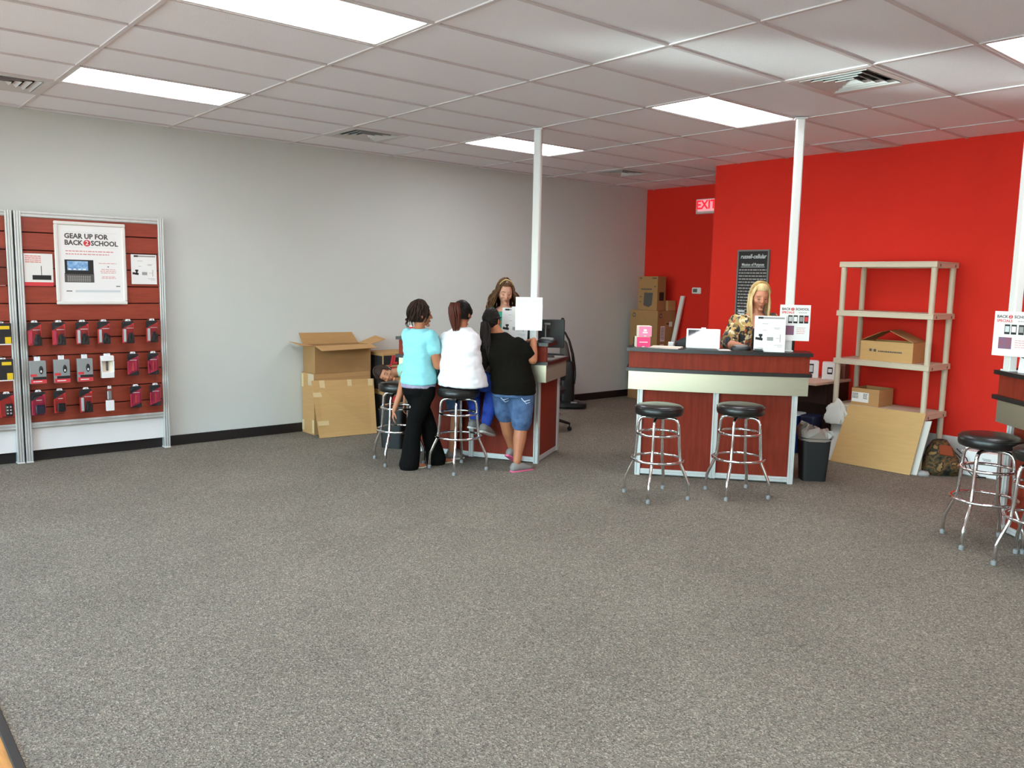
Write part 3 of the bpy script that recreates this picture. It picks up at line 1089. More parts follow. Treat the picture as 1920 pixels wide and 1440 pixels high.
t = thing("router_sign", "small white sign with a black router and red base band on the slatwall", "sign", (-0.052, 0.066, 1.690))
MB().box(-0.111, 0.111, -0.14, 0.14, 0.0, 0.004, PF).obj("sheet", "paper", t)
MB().box(-0.111, 0.111, -0.14, -0.106, 0.0041, 0.0046, PF).obj("print_band", "ink_red", t)
bars(wp(0, 0, 0.0035), [(0.118 - k * 0.017, words(-0.10, 0.02, 20 + k, 0.003)) for k in range(4)], 0.009).obj("print_lines", "ink_rose", t)
b = MB()
b.box(-0.05, 0.095, -0.085, -0.045, 0.0041, 0.0050, PF, bev=0.0003)
b.box(0.018, 0.023, -0.05, 0.035, 0.0041, 0.0047, PF)
b.obj("router_picture", "ink", t)
MB().box(-0.118, 0.118, -0.146, -0.14, 0.0, 0.012, PF).obj("holder_lip", "acrylic", t)


def ad_sheet(t, X, w, h, m="white"):
    """the white price sheet with a black header and three small pictures; page matrix X, origin at its centre"""
    card(X, -w, w, -h, h, 0, 0.003).obj("sheet", m, t)
    card(X, -w * 0.78, w * 0.92, h * 0.84, h * 0.93, 0.0031, 0.0036).obj("print_header", "ink_grey", t)
    card(X, -w * 0.78, -w * 0.45, h * 0.83, h * 0.94, 0.0037, 0.004).obj("print_header", "ink", t)
    bars(X, [(h * 0.56, [(-w * 0.5, -w * 0.1)]), (h * 0.34, [(w * 0.25, w * 0.65)]), (h * 0.28, [(w * 0.3, w * 0.6)]), (h * 0.2, [(-w * 0.45, -w * 0.2)])], 0.003, 0.0031, 0.0035).obj("print_lines", "ink_grey", t)
    b = MB()
    b.box(-w * 0.85, -w * 0.38, -h * 0.44, -h * 0.30, 0.0031, 0.004, X @ Matrix.Rotation(-0.15, 4, 'Z'))
    b.box(-w * 0.64, -w * 0.52, -h * 0.30, -h * 0.14, 0.0031, 0.004, X)
    b.box(-w * 0.70, -w * 0.46, -h * 0.14, -h * 0.02, 0.0031, 0.004, X)
    b.obj("dock_picture", "ink", t)
    card(X, -w * 0.16, w * 0.24, -h * 0.38, -h * 0.18, 0.0031, 0.0036).obj("keypad_picture", "ink_grey", t)
    b = MB()
    b.box(w * 0.66, w * 0.70, -h * 0.46, -h * 0.02, 0.0031, 0.0036, X)
    b.box(w * 0.42, w * 0.66, -h * 0.22, -h * 0.20, 0.0031, 0.0036, X @ Matrix.Rotation(-0.06, 4, 'Z'))
    b.obj("antenna_picture", "ink_grey", t)
    bars(X, [(-h * 0.62, words(w * 0.3, w * 0.85, 31, 0.002, 0.01, 0.02)), (-h * 0.70, words(w * 0.5, w * 0.85, 32, 0.002, 0.01, 0.02))], 0.003, 0.0031, 0.0035).obj("print_lines", "ink_grey", t)


t = thing("price_sign", "white price sheet with black header at the right end of the slatwall", "sign", (-0.052, 0.938, 1.715))
ad_sheet(t, PF, 0.113, 0.137)

# ------------------------------------------------------------------ sales counters
def arc(x, bow=0.05):
    return bow * (1 - ((x - 0.645) / 0.75) ** 2)


def slab(out, x0, x1, yf, yb, z0, z1, n=24, bow=0.05):
    """slab with a bowed front edge"""
    xs = [x0 + (x1 - x0) * k / n for k in range(n + 1)]
    poly = [(x, yf - arc(x, bow)) for x in xs] + [(x1, yb), (x0, yb)]
    m = len(poly)
    vs = [(x, y, z0) for x, y in poly] + [(x, y, z1) for x, y in poly]
    fs = [tuple(range(m - 1, -1, -1)), tuple(range(m, 2 * m))]
    for i in range(m):
        j = (i + 1) % m
        fs.append((i, j, j + m, i + m))
    return out.add(vs, fs)


def band(out, x0, x1, y, th, z0, z1, n=24, bow=0.05):
    xs = [x0 + (x1 - x0) * k / n for k in range(n + 1)]
    poly = [(x, y - arc(x, bow)) for x in xs] + [(x, y + th - arc(x, bow)) for x in xs[::-1]]
    m = len(poly)
    vs = [(x, yy, z0) for x, yy in poly] + [(x, yy, z1) for x, yy in poly]
    k = n + 1
    fs = []
    for i in range(m):
        j = (i + 1) % m
        fs.append((i, j, j + m, i + m))
    for i in range(n):
        a, b, c_, d = i, i + 1, m - 2 - i, m - 1 - i
        fs.append((a, d, c_, b))
        fs.append((a + m, b + m, c_ + m, d + m))
    return out.add(vs, fs)


def make_counter(label, loc, rz):
    t = thing("sales_counter", label, "counter", (loc[0], loc[1], 0), rz, "sales counters")
    W, D = 1.29, 0.62
    for (x, y) in ((0, 0), (W / 2, 0), (W, 0), (0, D), (W, D)):
        p = MB()
        p.box(x - 0.024, x + 0.024, y - 0.018, y + 0.026, 0.008, 0.80)
        for k in (-1, 1):
            p.box(x + k * 0.016 - 0.007, x + k * 0.016 + 0.007, y - 0.026, y - 0.018, 0.008, 0.80, bev=0.002)
        q = p.obj("post", "alu", t)
        if y == 0 and x != W / 2:
            MB().box(x - 0.022, x + 0.022, y - 0.022, y + 0.022, 0.0, 0.01).obj("foot", "sole", q)
    for x0, x1 in ((0.024, W / 2 - 0.024), (W / 2 + 0.024, W - 0.024)):
        r = MB()
        r.box(x0, x1, -0.014, 0.02, 0.012, 0.058)
        r.box(x0, x1, -0.022, -0.014, 0.016, 0.030, bev=0.002)
        r.box(x0, x1, -0.022, -0.014, 0.038, 0.054, bev=0.002)
        r.obj("bottom_rail", "alu", t)
        MB().box(x0, x1, -0.004, 0.012, 0.058, 0.80).obj("front_panel", "cherry", t)
    for x in (0, W):
        MB().box(x - 0.014, x + 0.014, 0.026, D - 0.018, 0.012, 0.058).obj("bottom_rail", "alu", t)
        MB().box(x - 0.009, x + 0.009, 0.026, D - 0.018, 0.058, 0.80).obj("side_panel", "cherry", t)
    band(MB(), -0.105, 1.385, -0.055, 0.02, 0.765, 0.925).obj("apron_band", "brushed", t, smooth=30)
    for x0, x1 in ((-0.105, -0.085), (1.365, 1.385)):
        MB().box(x0, x1, -0.034, 0.60, 0.765, 0.925).obj("apron_end", "brushed_shaded", t)
    slab(MB(), -0.126, 1.406, -0.088, 0.62, 0.925, 0.955).obj("worktop", "counter_black", t)
    MB().box(-0.10, 1.38, 0.06, 0.60, 0.955, 0.9575).obj("worktop_inlay", "worktop_grey", t)
    band(MB(), -0.105, 1.385, -0.055, 0.03, 0.955, 1.097).obj("riser_panel", "cherry", t, smooth=30)
    slab(MB(), -0.126, 1.406, -0.088, 0.20, 1.097, 1.127).obj("bar_top", "counter_black", t)
    return t


R30, R38, R42 = math.radians(30), math.radians(38.7), math.radians(-37)
C1 = make_counter("cherry and steel counter the three customers gather at", (1.438, 2.935), R30)
C2 = make_counter("cherry and steel counter with two empty stools in front", (3.404, 4.022), R38)
C3 = make_counter("cherry and steel counter cut off by the right edge of the photo", (6.09, 4.79), R42)


def at(C, x, y, z):
    a = C.rotation_euler.z
    return (C.location.x + x * math.cos(a) - y * math.sin(a), C.location.y + x * math.sin(a) + y * math.cos(a), z)


def make_pole(label, loc, rz):
    t = thing("power_pole", label, "pole", (loc[0], loc[1], 1.127), rz, "white power poles")
    H = HC - 1.127
    s = MB()
    s.box(-0.034, 0.034, -0.026, 0.026, 0.0, H - 0.004, bev=0.004)
    s.obj("shaft", "pole", t)
    MB().box(-0.027, 0.027, -0.030, -0.0262, 0.02, H - 0.02, bev=0.001).obj("cover_strip", "pole", t)
    MB().box(-0.045, 0.045, -0.037, 0.037, 0.0, 0.012, bev=0.003).obj("base_plate", "pole", t)
    MB().box(-0.05, 0.05, -0.042, 0.042, H - 0.018, H - 0.005, bev=0.003).obj("ceiling_collar", "lampframe", t)
    return t


make_pole("white power pole rising from the counter with the three customers", (2.404, 3.655), R30)
make_pole("white power pole rising from the counter with the blonde clerk", (4.315, 4.824), R38)
make_pole("white power pole at the right edge of the photo", (6.05, 4.755), R42 + pi / 2 * 0)

# ------------------------------------------------------------------ bar stools
def make_stool():
    t = thing("bar_stool", "x", "stool")
    seat = MB().lathe([(0.001, 0.655), (0.165, 0.655), (0.182, 0.662), (0.188, 0.680), (0.188, 0.702), (0.183, 0.720), (0.170, 0.732), (0.14, 0.739), (0.08, 0.743), (0.001, 0.744)], 40)
    s = seat.obj("seat", "vinyl", t, smooth=50)
    MB().tube([(0.186 * math.cos(2 * pi * k / 40), 0.186 * math.sin(2 * pi * k / 40), 0.716) for k in range(40)], 0.0035, 6, closed=True).obj("piping", "vinyl", s, smooth=True)
    MB().lathe([(0.06, 0.628), (0.06, 0.650), (0.09, 0.655)], 20).obj("swivel", "black", t, smooth=40)
    r = 0.0125
    for k in range(4):
        c, s_ = math.cos(pi / 2 * k), math.sin(pi / 2 * k)
        prof = [(0.02, 0.630), (0.10, 0.632), (0.128, 0.628), (0.148, 0.613), (0.158, 0.590), (0.162, 0.55), (0.170, 0.42), (0.180, 0.305), (0.190, 0.270), (0.216, 0.215), (0.244, 0.150), (0.252, 0.125), (0.255, 0.09), (0.256, 0.012)]
        lg = MB().tube([(x * c, x * s_, z) for x, z in prof], r, 10, up=(-s_, c, 0)).obj("leg", "chrome", t, smooth=True)
        MB().lathe([(0.015, 0.0), (0.0165, 0.004), (0.0165, 0.024), (0.013, 0.028)], 12, Matrix.Translation((0.256 * c, 0.256 * s_, 0))).obj("glide", "glide", lg, smooth=40)
    for rad, z in ((0.163, 0.507), (0.202, 0.303)):
        MB().tube([(rad * math.cos(2 * pi * k / 40), rad * math.sin(2 * pi * k / 40), z) for k in range(40)], 0.0105, 10, closed=True).obj("foot_ring", "chrome", t, smooth=True)
    return t


stool = make_stool()
STOOLS = [((1.75, 2.60), 29, "black seated chrome bar stool the child lies across"),
          ((2.325, 2.85), 46, "black seated chrome bar stool the woman in white sits on"),
          ((3.998, 3.563), 27, "empty chrome bar stool on the left before the blonde clerk's counter"),
          ((4.35, 4.144), 17, "empty chrome bar stool on the right before the blonde clerk's counter"),
          ((6.097, 4.385), 85, "whole black and chrome bar stool in front of the red wall at right"),
          ((6.505, 4.155), 45, "chrome bar stool cut off by the right edge of the photo")]
for k, (p, a, lab) in enumerate(STOOLS):
    o = stool if k == 0 else copy_tree(stool)
    o.location = (p[0], p[1], 0)
    o.rotation_euler.z = math.radians(a)
    o["label"] = lab
    o["group"] = "chrome bar stools"

# ------------------------------------------------------------------ cartons by the grey wall
def shell(x0, x1, y0, y1, z0, z1, t=0.006):
    b = MB()
    b.box(x0, x1, y0, y1, z0, z0 + t)
    b.box(x0, x0 + t, y0, y1, z0 + t, z1)
    b.box(x1 - t, x1, y0, y1, z0 + t, z1)
    b.box(x0 + t, x1 - t, y0, y0 + t, z0 + t, z1)
    b.box(x0 + t, x1 - t, y1 - t, y1, z0 + t, z1)
    return b


t = thing("taped_carton", "large taped brown carton standing on the carpet under the open one", "box", (0.02, 2.89, 0), 0, "cartons by the grey wall")
MB().box(-0.13, 0.15, -0.345, 0.345, 0, 0.656, bev=0.004).obj("body", "carton", t)
b = MB()
b.box(-0.131, -0.09, -0.3463, -0.344, 0.50, 0.64)
b.box(0.105, 0.151, -0.3463, -0.344, 0.02, 0.16)
b.box(-0.128, -0.08, -0.3463, -0.344, 0.03, 0.14)
b.obj("tape", "tape", t)
MB().box(0.02, 0.1515, -0.3466, -0.3435, 0.53, 0.655).obj("clear_tape", "tape_clear", t)
MB().box(0.15, 0.1512, -0.343, 0.343, 0.60, 0.604).obj("seam", "carton_dark", t)

t = thing("open_carton", "open brown carton with raised flaps on top of the taped carton", "box", (0.02, 2.895, 0.658), 0, "cartons by the grey wall")
shell(-0.12, 0.15, -0.335, 0.340, 0, 0.296).obj("body", "carton_dark", t)
for nm, q in (("flap", [(0.15, -0.335, 0.296), (0.15, 0.34, 0.296), (0.275, 0.355, 0.262), (0.275, -0.315, 0.25)]),
              ("flap", [(-0.12, -0.335, 0.296), (-0.12, 0.34, 0.296), (-0.145, 0.27, 0.415), (-0.145, -0.37, 0.42)]),
              ("flap", [(-0.12, 0.34, 0.296), (0.15, 0.34, 0.296), (0.12, 0.55, 0.345), (-0.12, 0.56, 0.37)]),
              ("flap", [(-0.12, -0.335, 0.296), (0.15, -0.335, 0.296), (0.14, -0.49, 0.305), (-0.12, -0.50, 0.33)])):
    MB().sheet(*q, 0.004).obj(nm, "carton", t)

t = thing("cardboard_sheet", "flat cardboard sheet with tape pieces leaning on the taped carton", "cardboard", (0.36, 2.80, 0), 0, "loose cardboard sheets")
q = [(0.0, -0.292, 0.004), (0.075, 0.355, 0.004), (-0.155, 0.450, 0.573), (-0.170, -0.295, 0.592)]
MB().sheet(*q, 0.006).obj("sheet", "carton_light", t)


def on_board(q, u0, u1, v0, v1, lift=0.0012):
    a, b_, c_, d = [Vector(p) for p in q]
    n = (b_ - a).cross(d - a).normalized()

    def P_(u, v):
        return (a * (1 - u) + b_ * u) * (1 - v) + (d * (1 - u) + c_ * u) * v + n * lift
    return MB().sheet(P_(u0, v0), P_(u1, v0), P_(u1, v1), P_(u0, v1), lift * 0.8)


for u0, u1, v0, v1 in ((0.12, 0.20, 0.85, 1.0), (0.56, 0.63, 0.88, 1.0), (0.90, 0.98, 0.87, 1.0), (0.0, 0.155, 0.71, 0.79), (0.01, 0.19, 0.21, 0.29)):
    on_board(q, u0, u1, v0, v1).obj("tape_piece", "tape", t)

for k in range(2):
    z0 = 0.0 if k == 0 else 0.43
    t = thing("shoe_carton", "black printed carton with red letters, %s of its stack by the grey wall" % ("lower" if k == 0 else "upper"), "box", (0.12, 3.58, z0), 0, "black printed cartons")
    h = 0.43
    MB().box(-0.22, 0.18, -0.27, 0.27, 0, h - 0.002, bev=0.003).obj("body", "carton", t)
    MB().box(-0.215, 0.172, -0.2715, -0.269, 0.02, h - 0.035).obj("print_panel", "black_matt", t)
    for j in range(2):
        o = MB().box(0.178, 0.1815, -0.258, 0.26, h - 0.135 - j * 0.13, h - 0.03 - j * 0.13).obj("print_panel", "black_matt", t)
        text("lettering", "JL" if j == 0 else "JP", 0.12, "ink_red", o, page((0.182, -0.13, h - 0.085 - j * 0.13), (0, 1, 0), (0, 0, 1)), bold=0.006, shear=0.2)


def bin_(label, loc, rz, w, d, h, liner):
    t = thing("waste_bin", label, "bin", (loc[0], loc[1], 0), rz, "black waste bins")
    b = MB()
    s = 0.82
    b.rings([((0, 0, 0.0), (w * s, 0, 0), (0, d * s, 0)), ((0, 0, h * 0.97), (w, 0, 0), (0, d, 0)), ((0, 0, h * 0.97), (w * 1.05, 0, 0), (0, d * 1.05, 0)),
             ((0, 0, h), (w * 1.05, 0, 0), (0, d * 1.05, 0)), ((0, 0, h), (w * 0.96, 0, 0), (0, d * 0.96, 0)), ((0, 0, 0.03), (w * s * 0.95, 0, 0), (0, d * s * 0.95, 0))], 32, True, 7.0)
    b.obj("body", "bin", t, smooth=35)
    if liner:
        rnd = random.Random(5)
        b = MB()
        n = 36
        rr = []
        for i, (f_, z) in enumerate(((0.98, h - 0.04), (1.07, h + 0.002), (1.09, h + 0.03), (0.92, h + 0.07), (0.6, h + 0.06), (0.3, h + 0.045), (0.05, h + 0.03))):
            rr.append((f_, z))
        vs, fs = [], []
        for i, (f_, z) in enumerate(rr):
            for k in range(n):
                a = 2 * pi * k / n
                j = rnd.uniform(-0.018, 0.022) if i > 1 else 0
                e = 2 / 6.0
                cx, sx = math.cos(a), math.sin(a)
                x = w * f_ * math.copysign(abs(cx) ** e, cx)
                y = d * f_ * math.copysign(abs(sx) ** e, sx)
                vs.append((x + j * 0.6, y - j * 0.4, z + j * 1.4 - (0.04 * (x / w) if i > 1 else 0)))
        for i in range(len(rr) - 1):
            for k in range(n):
                l = (k + 1) % n
                fs.append((i * n + k, i * n + l, (i + 1) * n + l, (i + 1) * n + k))
        fs.append(tuple((len(rr) - 1) * n + k for k in range(n)))
        b.add(vs, fs).obj("liner", "liner", t)
    return t


bin_("black waste bin behind the stool the child lies on", (1.17, 2.92), R30, 0.135, 0.11, 0.39, False)
bin_("black waste bin with a crumpled liner beside the blonde clerk's counter", (4.44, 5.14), R38 + 0.1, 0.125, 0.10, 0.385, True)

# ------------------------------------------------------------------ behind the customers' counter
t = thing("upright_vacuum", "black upright vacuum cleaner by the grey wall", "vacuum", (0.30, 6.22, 0), YAW)
MB().rings([((0.02, 0.02, 0.03), (0.20, 0, 0), (0, 0.15, 0)), ((0.02, 0.02, 0.075), (0.20, 0, 0), (0, 0.15, 0)), ((-0.01, 0.03, 0.10), (0.13, 0, 0), (0, 0.10, 0))], 24, True, 3.5).obj("floor_head", "vac_body", t, smooth=40)
MB().box(0.0, 0.08, -0.115, -0.075, 0.085, 0.10, Matrix.Rotation(-0.0, 4, 'X')).obj("head_label", "silver", t)
for sx in (-0.13, 0.15):
    MB().lathe([(0.035, -0.012), (0.038, 0.0), (0.035, 0.012)], 18, Matrix.Translation((sx, 0.10, 0.038)) @ Matrix.Rotation(pi / 2, 4, 'Y')).obj("wheel", "black", t, smooth=40)
MB().rings([((-0.04, 0.05, 0.08), (0.095, 0, 0), (0, 0.07, 0)), ((-0.045, 0.06, 0.30), (0.10, 0, 0), (0, 0.085, 0)), ((-0.05, 0.07, 0.50), (0.105, 0, 0), (0, 0.09, 0)), ((-0.055, 0.08, 0.62), (0.095, 0, 0), (0, 0.08, 0))], 20, True, 3.0).obj("dust_housing", "vac_body", t, smooth=40)
MB().rings([((-0.07, 0.075, 0.60), (0.075, 0, 0), (0, 0.07, 0)), ((-0.09, 0.08, 0.75), (0.065, 0, 0), (0, 0.07, 0)), ((-0.105, 0.085, 0.87), (0.05, 0, 0), (0, 0.05, 0)), ((-0.11, 0.085, 0.90), (0.03, 0, 0), (0, 0.03, 0))], 18).obj("cloth_bag", "vac_bag", t, smooth=True)
MB().tube([(0.045, 0.10, 0.55), (0.02, 0.10, 0.72), (-0.03, 0.10, 0.90), (-0.085, 0.10, 1.00), (-0.125, 0.10, 1.04)], [0.022, 0.02, 0.016, 0.014, 0.014], 10).obj("neck_tube", "vac_body", t, smooth=True)
MB().tube([(-0.125, 0.10, 1.03), (-0.128, 0.10, 1.10), (-0.126, 0.10, 1.18)], 0.026, 10, round_ends=True).obj("grip", "black", t, smooth=True)
MB().tube([(0.05, 0.03, 0.56), (0.055, -0.01, 0.45), (0.045, -0.02, 0.33)], 0.012, 8).obj("hose", "black", t, smooth=True)
b = MB()
b.box(0.045, 0.052, -0.02, 0.03, 0.37, 0.40)
b.box(0.045, 0.052, -0.02, 0.03, 0.41, 0.43)
b.obj("badge", "pack_yellow", t)

t = thing("small_carton", "plain brown carton on the floor behind the vacuum cleaner", "box", (0.06, 5.86, 0), 0, "cartons by the grey wall")
MB().box(-0.15, 0.12, -0.2, 0.2, 0, 0.34, bev=0.003).obj("body", "carton_light", t)
MB().box(-0.151, 0.121, -0.02, 0.02, 0.3395, 0.3415).obj("tape", "tape", t)

t = thing("office_chair", "black office chair on casters behind the customers' counter", "chair", (1.33, 4.80, 0), 0.5)
for k in range(5):
    a = 2 * pi * k / 5 + 0.35
    c_, s_ = math.cos(a), math.sin(a)
    lg = MB().tube([(0.02 * c_, 0.02 * s_, 0.13), (0.15 * c_, 0.15 * s_, 0.125), (0.29 * c_, 0.29 * s_, 0.085)], [0.026, 0.024, 0.018], 10, flat=0.8).obj("base_arm", "black", t, smooth=True)
    b = MB()
    for d in (-0.014, 0.014):
        b.lathe([(0.022, -0.008), (0.026, 0.0), (0.022, 0.008)], 14, Matrix.Translation((0.29 * c_ - s_ * d, 0.29 * s_ + c_ * d, 0.027)) @ Matrix.Rotation(a, 4, 'Z') @ Matrix.Rotation(pi / 2, 4, 'X'))
    b.tube([(0.29 * c_, 0.29 * s_, 0.09), (0.29 * c_, 0.29 * s_, 0.03)], 0.008, 8)
    b.obj("caster", "black_matt", lg, smooth=40)
MB().tube([(0, 0, 0.10), (0, 0, 0.42)], [0.03, 0.025], 12).obj("gas_column", "grey", t, smooth=40)
MB().tube([(0.20 * math.cos(2 * pi * k / 30), 0.20 * math.sin(2 * pi * k / 30), 0.20) for k in range(30)], 0.009, 8, closed=True).obj("foot_ring", "silver", t, smooth=True)
MB().rings([((0, 0, 0.42), (0.19, 0, 0), (0, 0.19, 0)), ((0, 0, 0.44), (0.22, 0, 0), (0, 0.22, 0)), ((0, 0, 0.48), (0.22, 0, 0), (0, 0.22, 0)), ((0, 0, 0.50), (0.19, 0, 0), (0, 0.19, 0))], 24, True, 3.5).obj("seat", "black_matt", t, smooth=40)
MB().box(-0.03, 0.03, 0.17, 0.20, 0.43, 0.62).obj("back_bracket", "black", t)
MB().rings([((0, 0.21, 0.56), (0.17, 0, 0), (0, 0.025, 0)), ((0, 0.20, 0.66), (0.19, 0, 0), (0, 0.035, 0)), ((0, 0.21, 0.80), (0.18, 0, 0), (0, 0.035, 0)), ((0, 0.22, 0.86), (0.14, 0, 0), (0, 0.02, 0))], 20, True, 3.0).obj("backrest", "black_matt", t, smooth=40)


def monitor(label, loc, rz, w=0.42, h=0.27, z=0.9575):
    t = thing("monitor", label, "monitor", (loc[0], loc[1], z), rz, "computer monitors")
    MB().box(-w / 2, w / 2, -0.018, 0.018, 0.09, 0.09 + h, bev=0.006).obj("casing", "black", t)
    MB().box(-w / 2 + 0.014, w / 2 - 0.014, 0.0175, 0.0195, 0.105, 0.075 + h).obj("screen", "black_gloss", t)
    MB().box(-0.07, 0.07, -0.045, -0.018, 0.14, 0.28, bev=0.01).obj("rear_housing", "black_matt", t)
    MB().box(-0.03, 0.03, -0.035, -0.012, 0.01, 0.16).obj("stand_neck", "black", t)
    MB().rings([((0, 0, 0.0), (0.12, 0, 0), (0, 0.08, 0)), ((0, 0, 0.012), (0.115, 0, 0), (0, 0.075, 0))], 24, True, 3).obj("stand_base", "black", t, smooth=30)
    return t


monitor("black computer monitor beside the pole on the customers' counter", at(C1, 1.20, 0.40, 0)[:2], R30 + 0.25)
monitor("black computer monitor behind the pole on the blonde clerk's counter", at(C2, 1.20, 0.42, 0)[:2], R38 - 0.1, 0.24, 0.19)


def reader(label, loc, rz, m="black"):
    t = thing("card_reader", label, "card reader", loc, rz, "counter devices")
    MB().rings([((0, 0, 0), (0.085, 0, 0), (0, 0.055, 0)), ((0, 0, 0.018), (0.085, 0, 0), (0, 0.055, 0)), ((0, 0.004, 0.03), (0.075, 0, 0), (0, 0.045, 0))], 24, True, 3.2).obj("base", m, t, smooth=40)
    MB().rings([((0.0, 0.006, 0.03), (0.062, 0, 0), (0, 0.034, 0)), ((0, 0.012, 0.042), (0.055, 0, 0), (0, 0.03, 0))], 20, True, 3.0).obj("top_pad", "grey", t, smooth=40)
    return t


reader("dark oval phone cradle on the bar beside the black shirted woman's hand", at(C1, 1.36, 0.03, 1.127), R30)
reader("dark oval phone cradle in front of the blonde clerk", at(C2, 0.835, 0.06, 1.127), R38)
t = thing("display_wand", "thin grey upright display post on the customers' counter", "stand", at(C1, 1.30, 0.17, 1.127), R30)
MB().cyl((0, 0, 0), (0, 0, 0.008), 0.03, 0.03).obj("base", "grey", t, smooth=30)
MB().cyl((0, 0, 0.008), (0, 0, 0.17), 0.006).obj("rod", "grey", t, smooth=30)
MB().box(-0.012, 0.045, -0.006, 0.006, 0.15, 0.168, bev=0.003).obj("arm", "grey", t)
t = thing("phone_dummy", "small red topped display phone on the left end of the customers' bar", "phone", at(C1, -0.02, 0.05, 1.127), R30)
MB().box(-0.03, 0.03, -0.02, 0.02, 0, 0.012, bev=0.003).obj("foot", "white", t)
MB().box(-0.028, 0.028, -0.006, 0.006, 0.012, 0.10, bev=0.004).obj("body", "white", t)
MB().box(-0.026, 0.026, -0.0075, -0.0062, 0.05, 0.09).obj("screen", "ink_red", t)


# ------------------------------------------------------------------ signs on poles and bars
def upright(C, x, y, z, tilt=0.0, yaw=0.0):
    """page matrix facing the customers of counter C, centred at local (x, y, z)"""
    a = C.rotation_euler.z + yaw
    r = Vector((math.cos(a), math.sin(a), 0))
    back = Vector((-math.sin(a), math.cos(a), 0))
    up = (Vector((0, 0, 1)) * math.cos(tilt) + back * math.sin(tilt))
    p = at(C, x, y, z)
    return p, page((0, 0, 0), r, up)


def bar_sign(label, C, x, y, yaw, clip=False, w=0.125, h=0.15):
    p, X = upright(C, x, y, 1.127 + h, 0.10, yaw)
    t = thing("bar_sign", label, "sign", p, 0, "price sheets standing on the bars")
    ad_sheet(t, X, w, h)
    card(X, -w, w, -h, -h + 0.004, -0.05, 0.0).obj("foot", "acrylic", t)
    if clip:
        card(X, -0.035, 0.015, h - 0.09, h + 0.012, 0.0065, 0.0075).obj("paper_flag", "paper", t)
    return t


bar_sign("white price sheet with a paper flag in front of the dark haired clerk", C1, 1.02, 0.10, 0.10, True)
bar_sign("white price sheet with black header in front of the blonde clerk", C2, 1.052, -0.05, -0.02)
bar_sign("white price sheet on the bar at the right edge of the photo", C3, 0.19, 0.0, 0.30)


def pole_sign(label, C, x, y, z, yaw, glare=False, w=0.123, h=0.15):
    p, X = upright(C, x, y, z, 0.0, yaw)
    t = thing("pole_sign", label, "sign", p, 0, "signs hung on the poles")
    card(X, -w, w, -h, h, 0, 0.003).obj("sheet", "white", t)
    text("lettering", "BACK", 0.027, "poster_grey", t, X @ page((-w * 0.88, h * 0.76, 0.0033), (1, 0, 0), (0, 1, 0)), 'LEFT', bold=0.0008)
    text("lettering", "SCHOOL", 0.027, "poster_grey", t, X @ page((w * 0.90, h * 0.76, 0.0033), (1, 0, 0), (0, 1, 0)), 'RIGHT', bold=0.0008)
    d = MB().lathe([(0.0135, 0), (0.0135, 0.0006)], 18, X @ Matrix.Translation((-w * 0.17, h * 0.76, 0.0032))).obj("print_disc", "ink_red", t)
    text("numeral", "2", 0.026, "white", d, X @ page((-w * 0.17, h * 0.76, 0.0042), (1, 0, 0), (0, 1, 0)))
    text("lettering", "SPECIALS", 0.025, "ink_red", t, X @ page((-w * 0.88, h * 0.57, 0.0033), (1, 0, 0), (0, 1, 0)), 'LEFT', bold=0.0006)
    bars(X, [(h * 0.57, words(w * 0.22, w * 0.75, 41, 0.003, 0.01, 0.02))], 0.005, 0.0031, 0.0036).obj("print_lines", "ink_grey", t)
    for k, x0 in enumerate((-0.42, -0.08, 0.30, 0.62)):
        a = card(X, w * x0 - 0.002, w * x0 + 0.032, h * -0.02, h * 0.42, 0.0031, 0.0042).obj("phone_picture", "ink", t)
        card(X, w * x0 + 0.002, w * x0 + 0.028, h * 0.08, h * 0.34, 0.0043, 0.0048).obj("screen_picture", ("ink_pale", "white", "ink_grey", "ink_red")[k], a)
    card(X, -w * 0.70, -w * 0.02, -h * 0.68, -h * 0.16, 0.0031, 0.004).obj("tablet_picture", "ink_purple", t)
    bars(X, [(-h * (0.28 + 0.1 * k), words(w * 0.15, w * 0.72, 60 + k, 0.003, 0.012, 0.025)) for k in range(4)], 0.004, 0.0031, 0.0036).obj("print_lines", "ink_rose", t)
    if glare:
        card(X, -w - 0.001, w + 0.001, -h - 0.001, h + 0.001, 0.0055, 0.0068).obj("cover", "acrylic_gloss", t)
    return t


M["acrylic_gloss"] = clear_mat("glossy_acrylic", "f3f6f6", 0.35, 0.02)
pole_sign("shiny acrylic sign on the pole beside the dark haired clerk", C1, 1.175, 0.045, 1.38, 0.16, True)
pole_sign("white BACK 2 SCHOOL SPECIALS sign on the pole by the blonde clerk", C2, 1.255, 0.018, 1.372, 0.02)
pole_sign("white BACK 2 SCHOOL sign on the pole at the right edge of the photo", C3, 0.055, -0.098, 1.385, 0.55)

# ------------------------------------------------------------------ things on the blonde clerk's bar
for k in range(2):
    t = thing("phone_box", "%s pink phone box of the stack on the left end of the bar" % ("lower" if k == 0 else "upper, paler"), "box", at(C2, 0.0 + 0.012 * k, 0.02, 1.127 + 0.093 * k), R38 + 0.22, "pink boxes on the bar")
    s = 0.060 - 0.003 * k
    MB().box(-s, s, -0.05, 0.05, 0, 0.092, bev=0.003).obj("carton", "cream", t)
    MB().box(-s + 0.002, s - 0.002, -0.0515, -0.049, 0.003, 0.089).obj("front_print", "pink" if k == 0 else "pink_pale", t)
    b = MB()
    if k:
        b.box(-0.012, 0.012, -0.0522, -0.0514, 0.046, 0.064)
        b.box(-0.022, 0.022, -0.0522, -0.0514, 0.030, 0.040)
    else:
        b.box(-0.036, 0.036, -0.0522, -0.0514, 0.042, 0.048)
    b.box(-0.010, 0.010, -0.0522, -0.0514, 0.003, 0.010)
    b.obj("print_mark", "white", t)

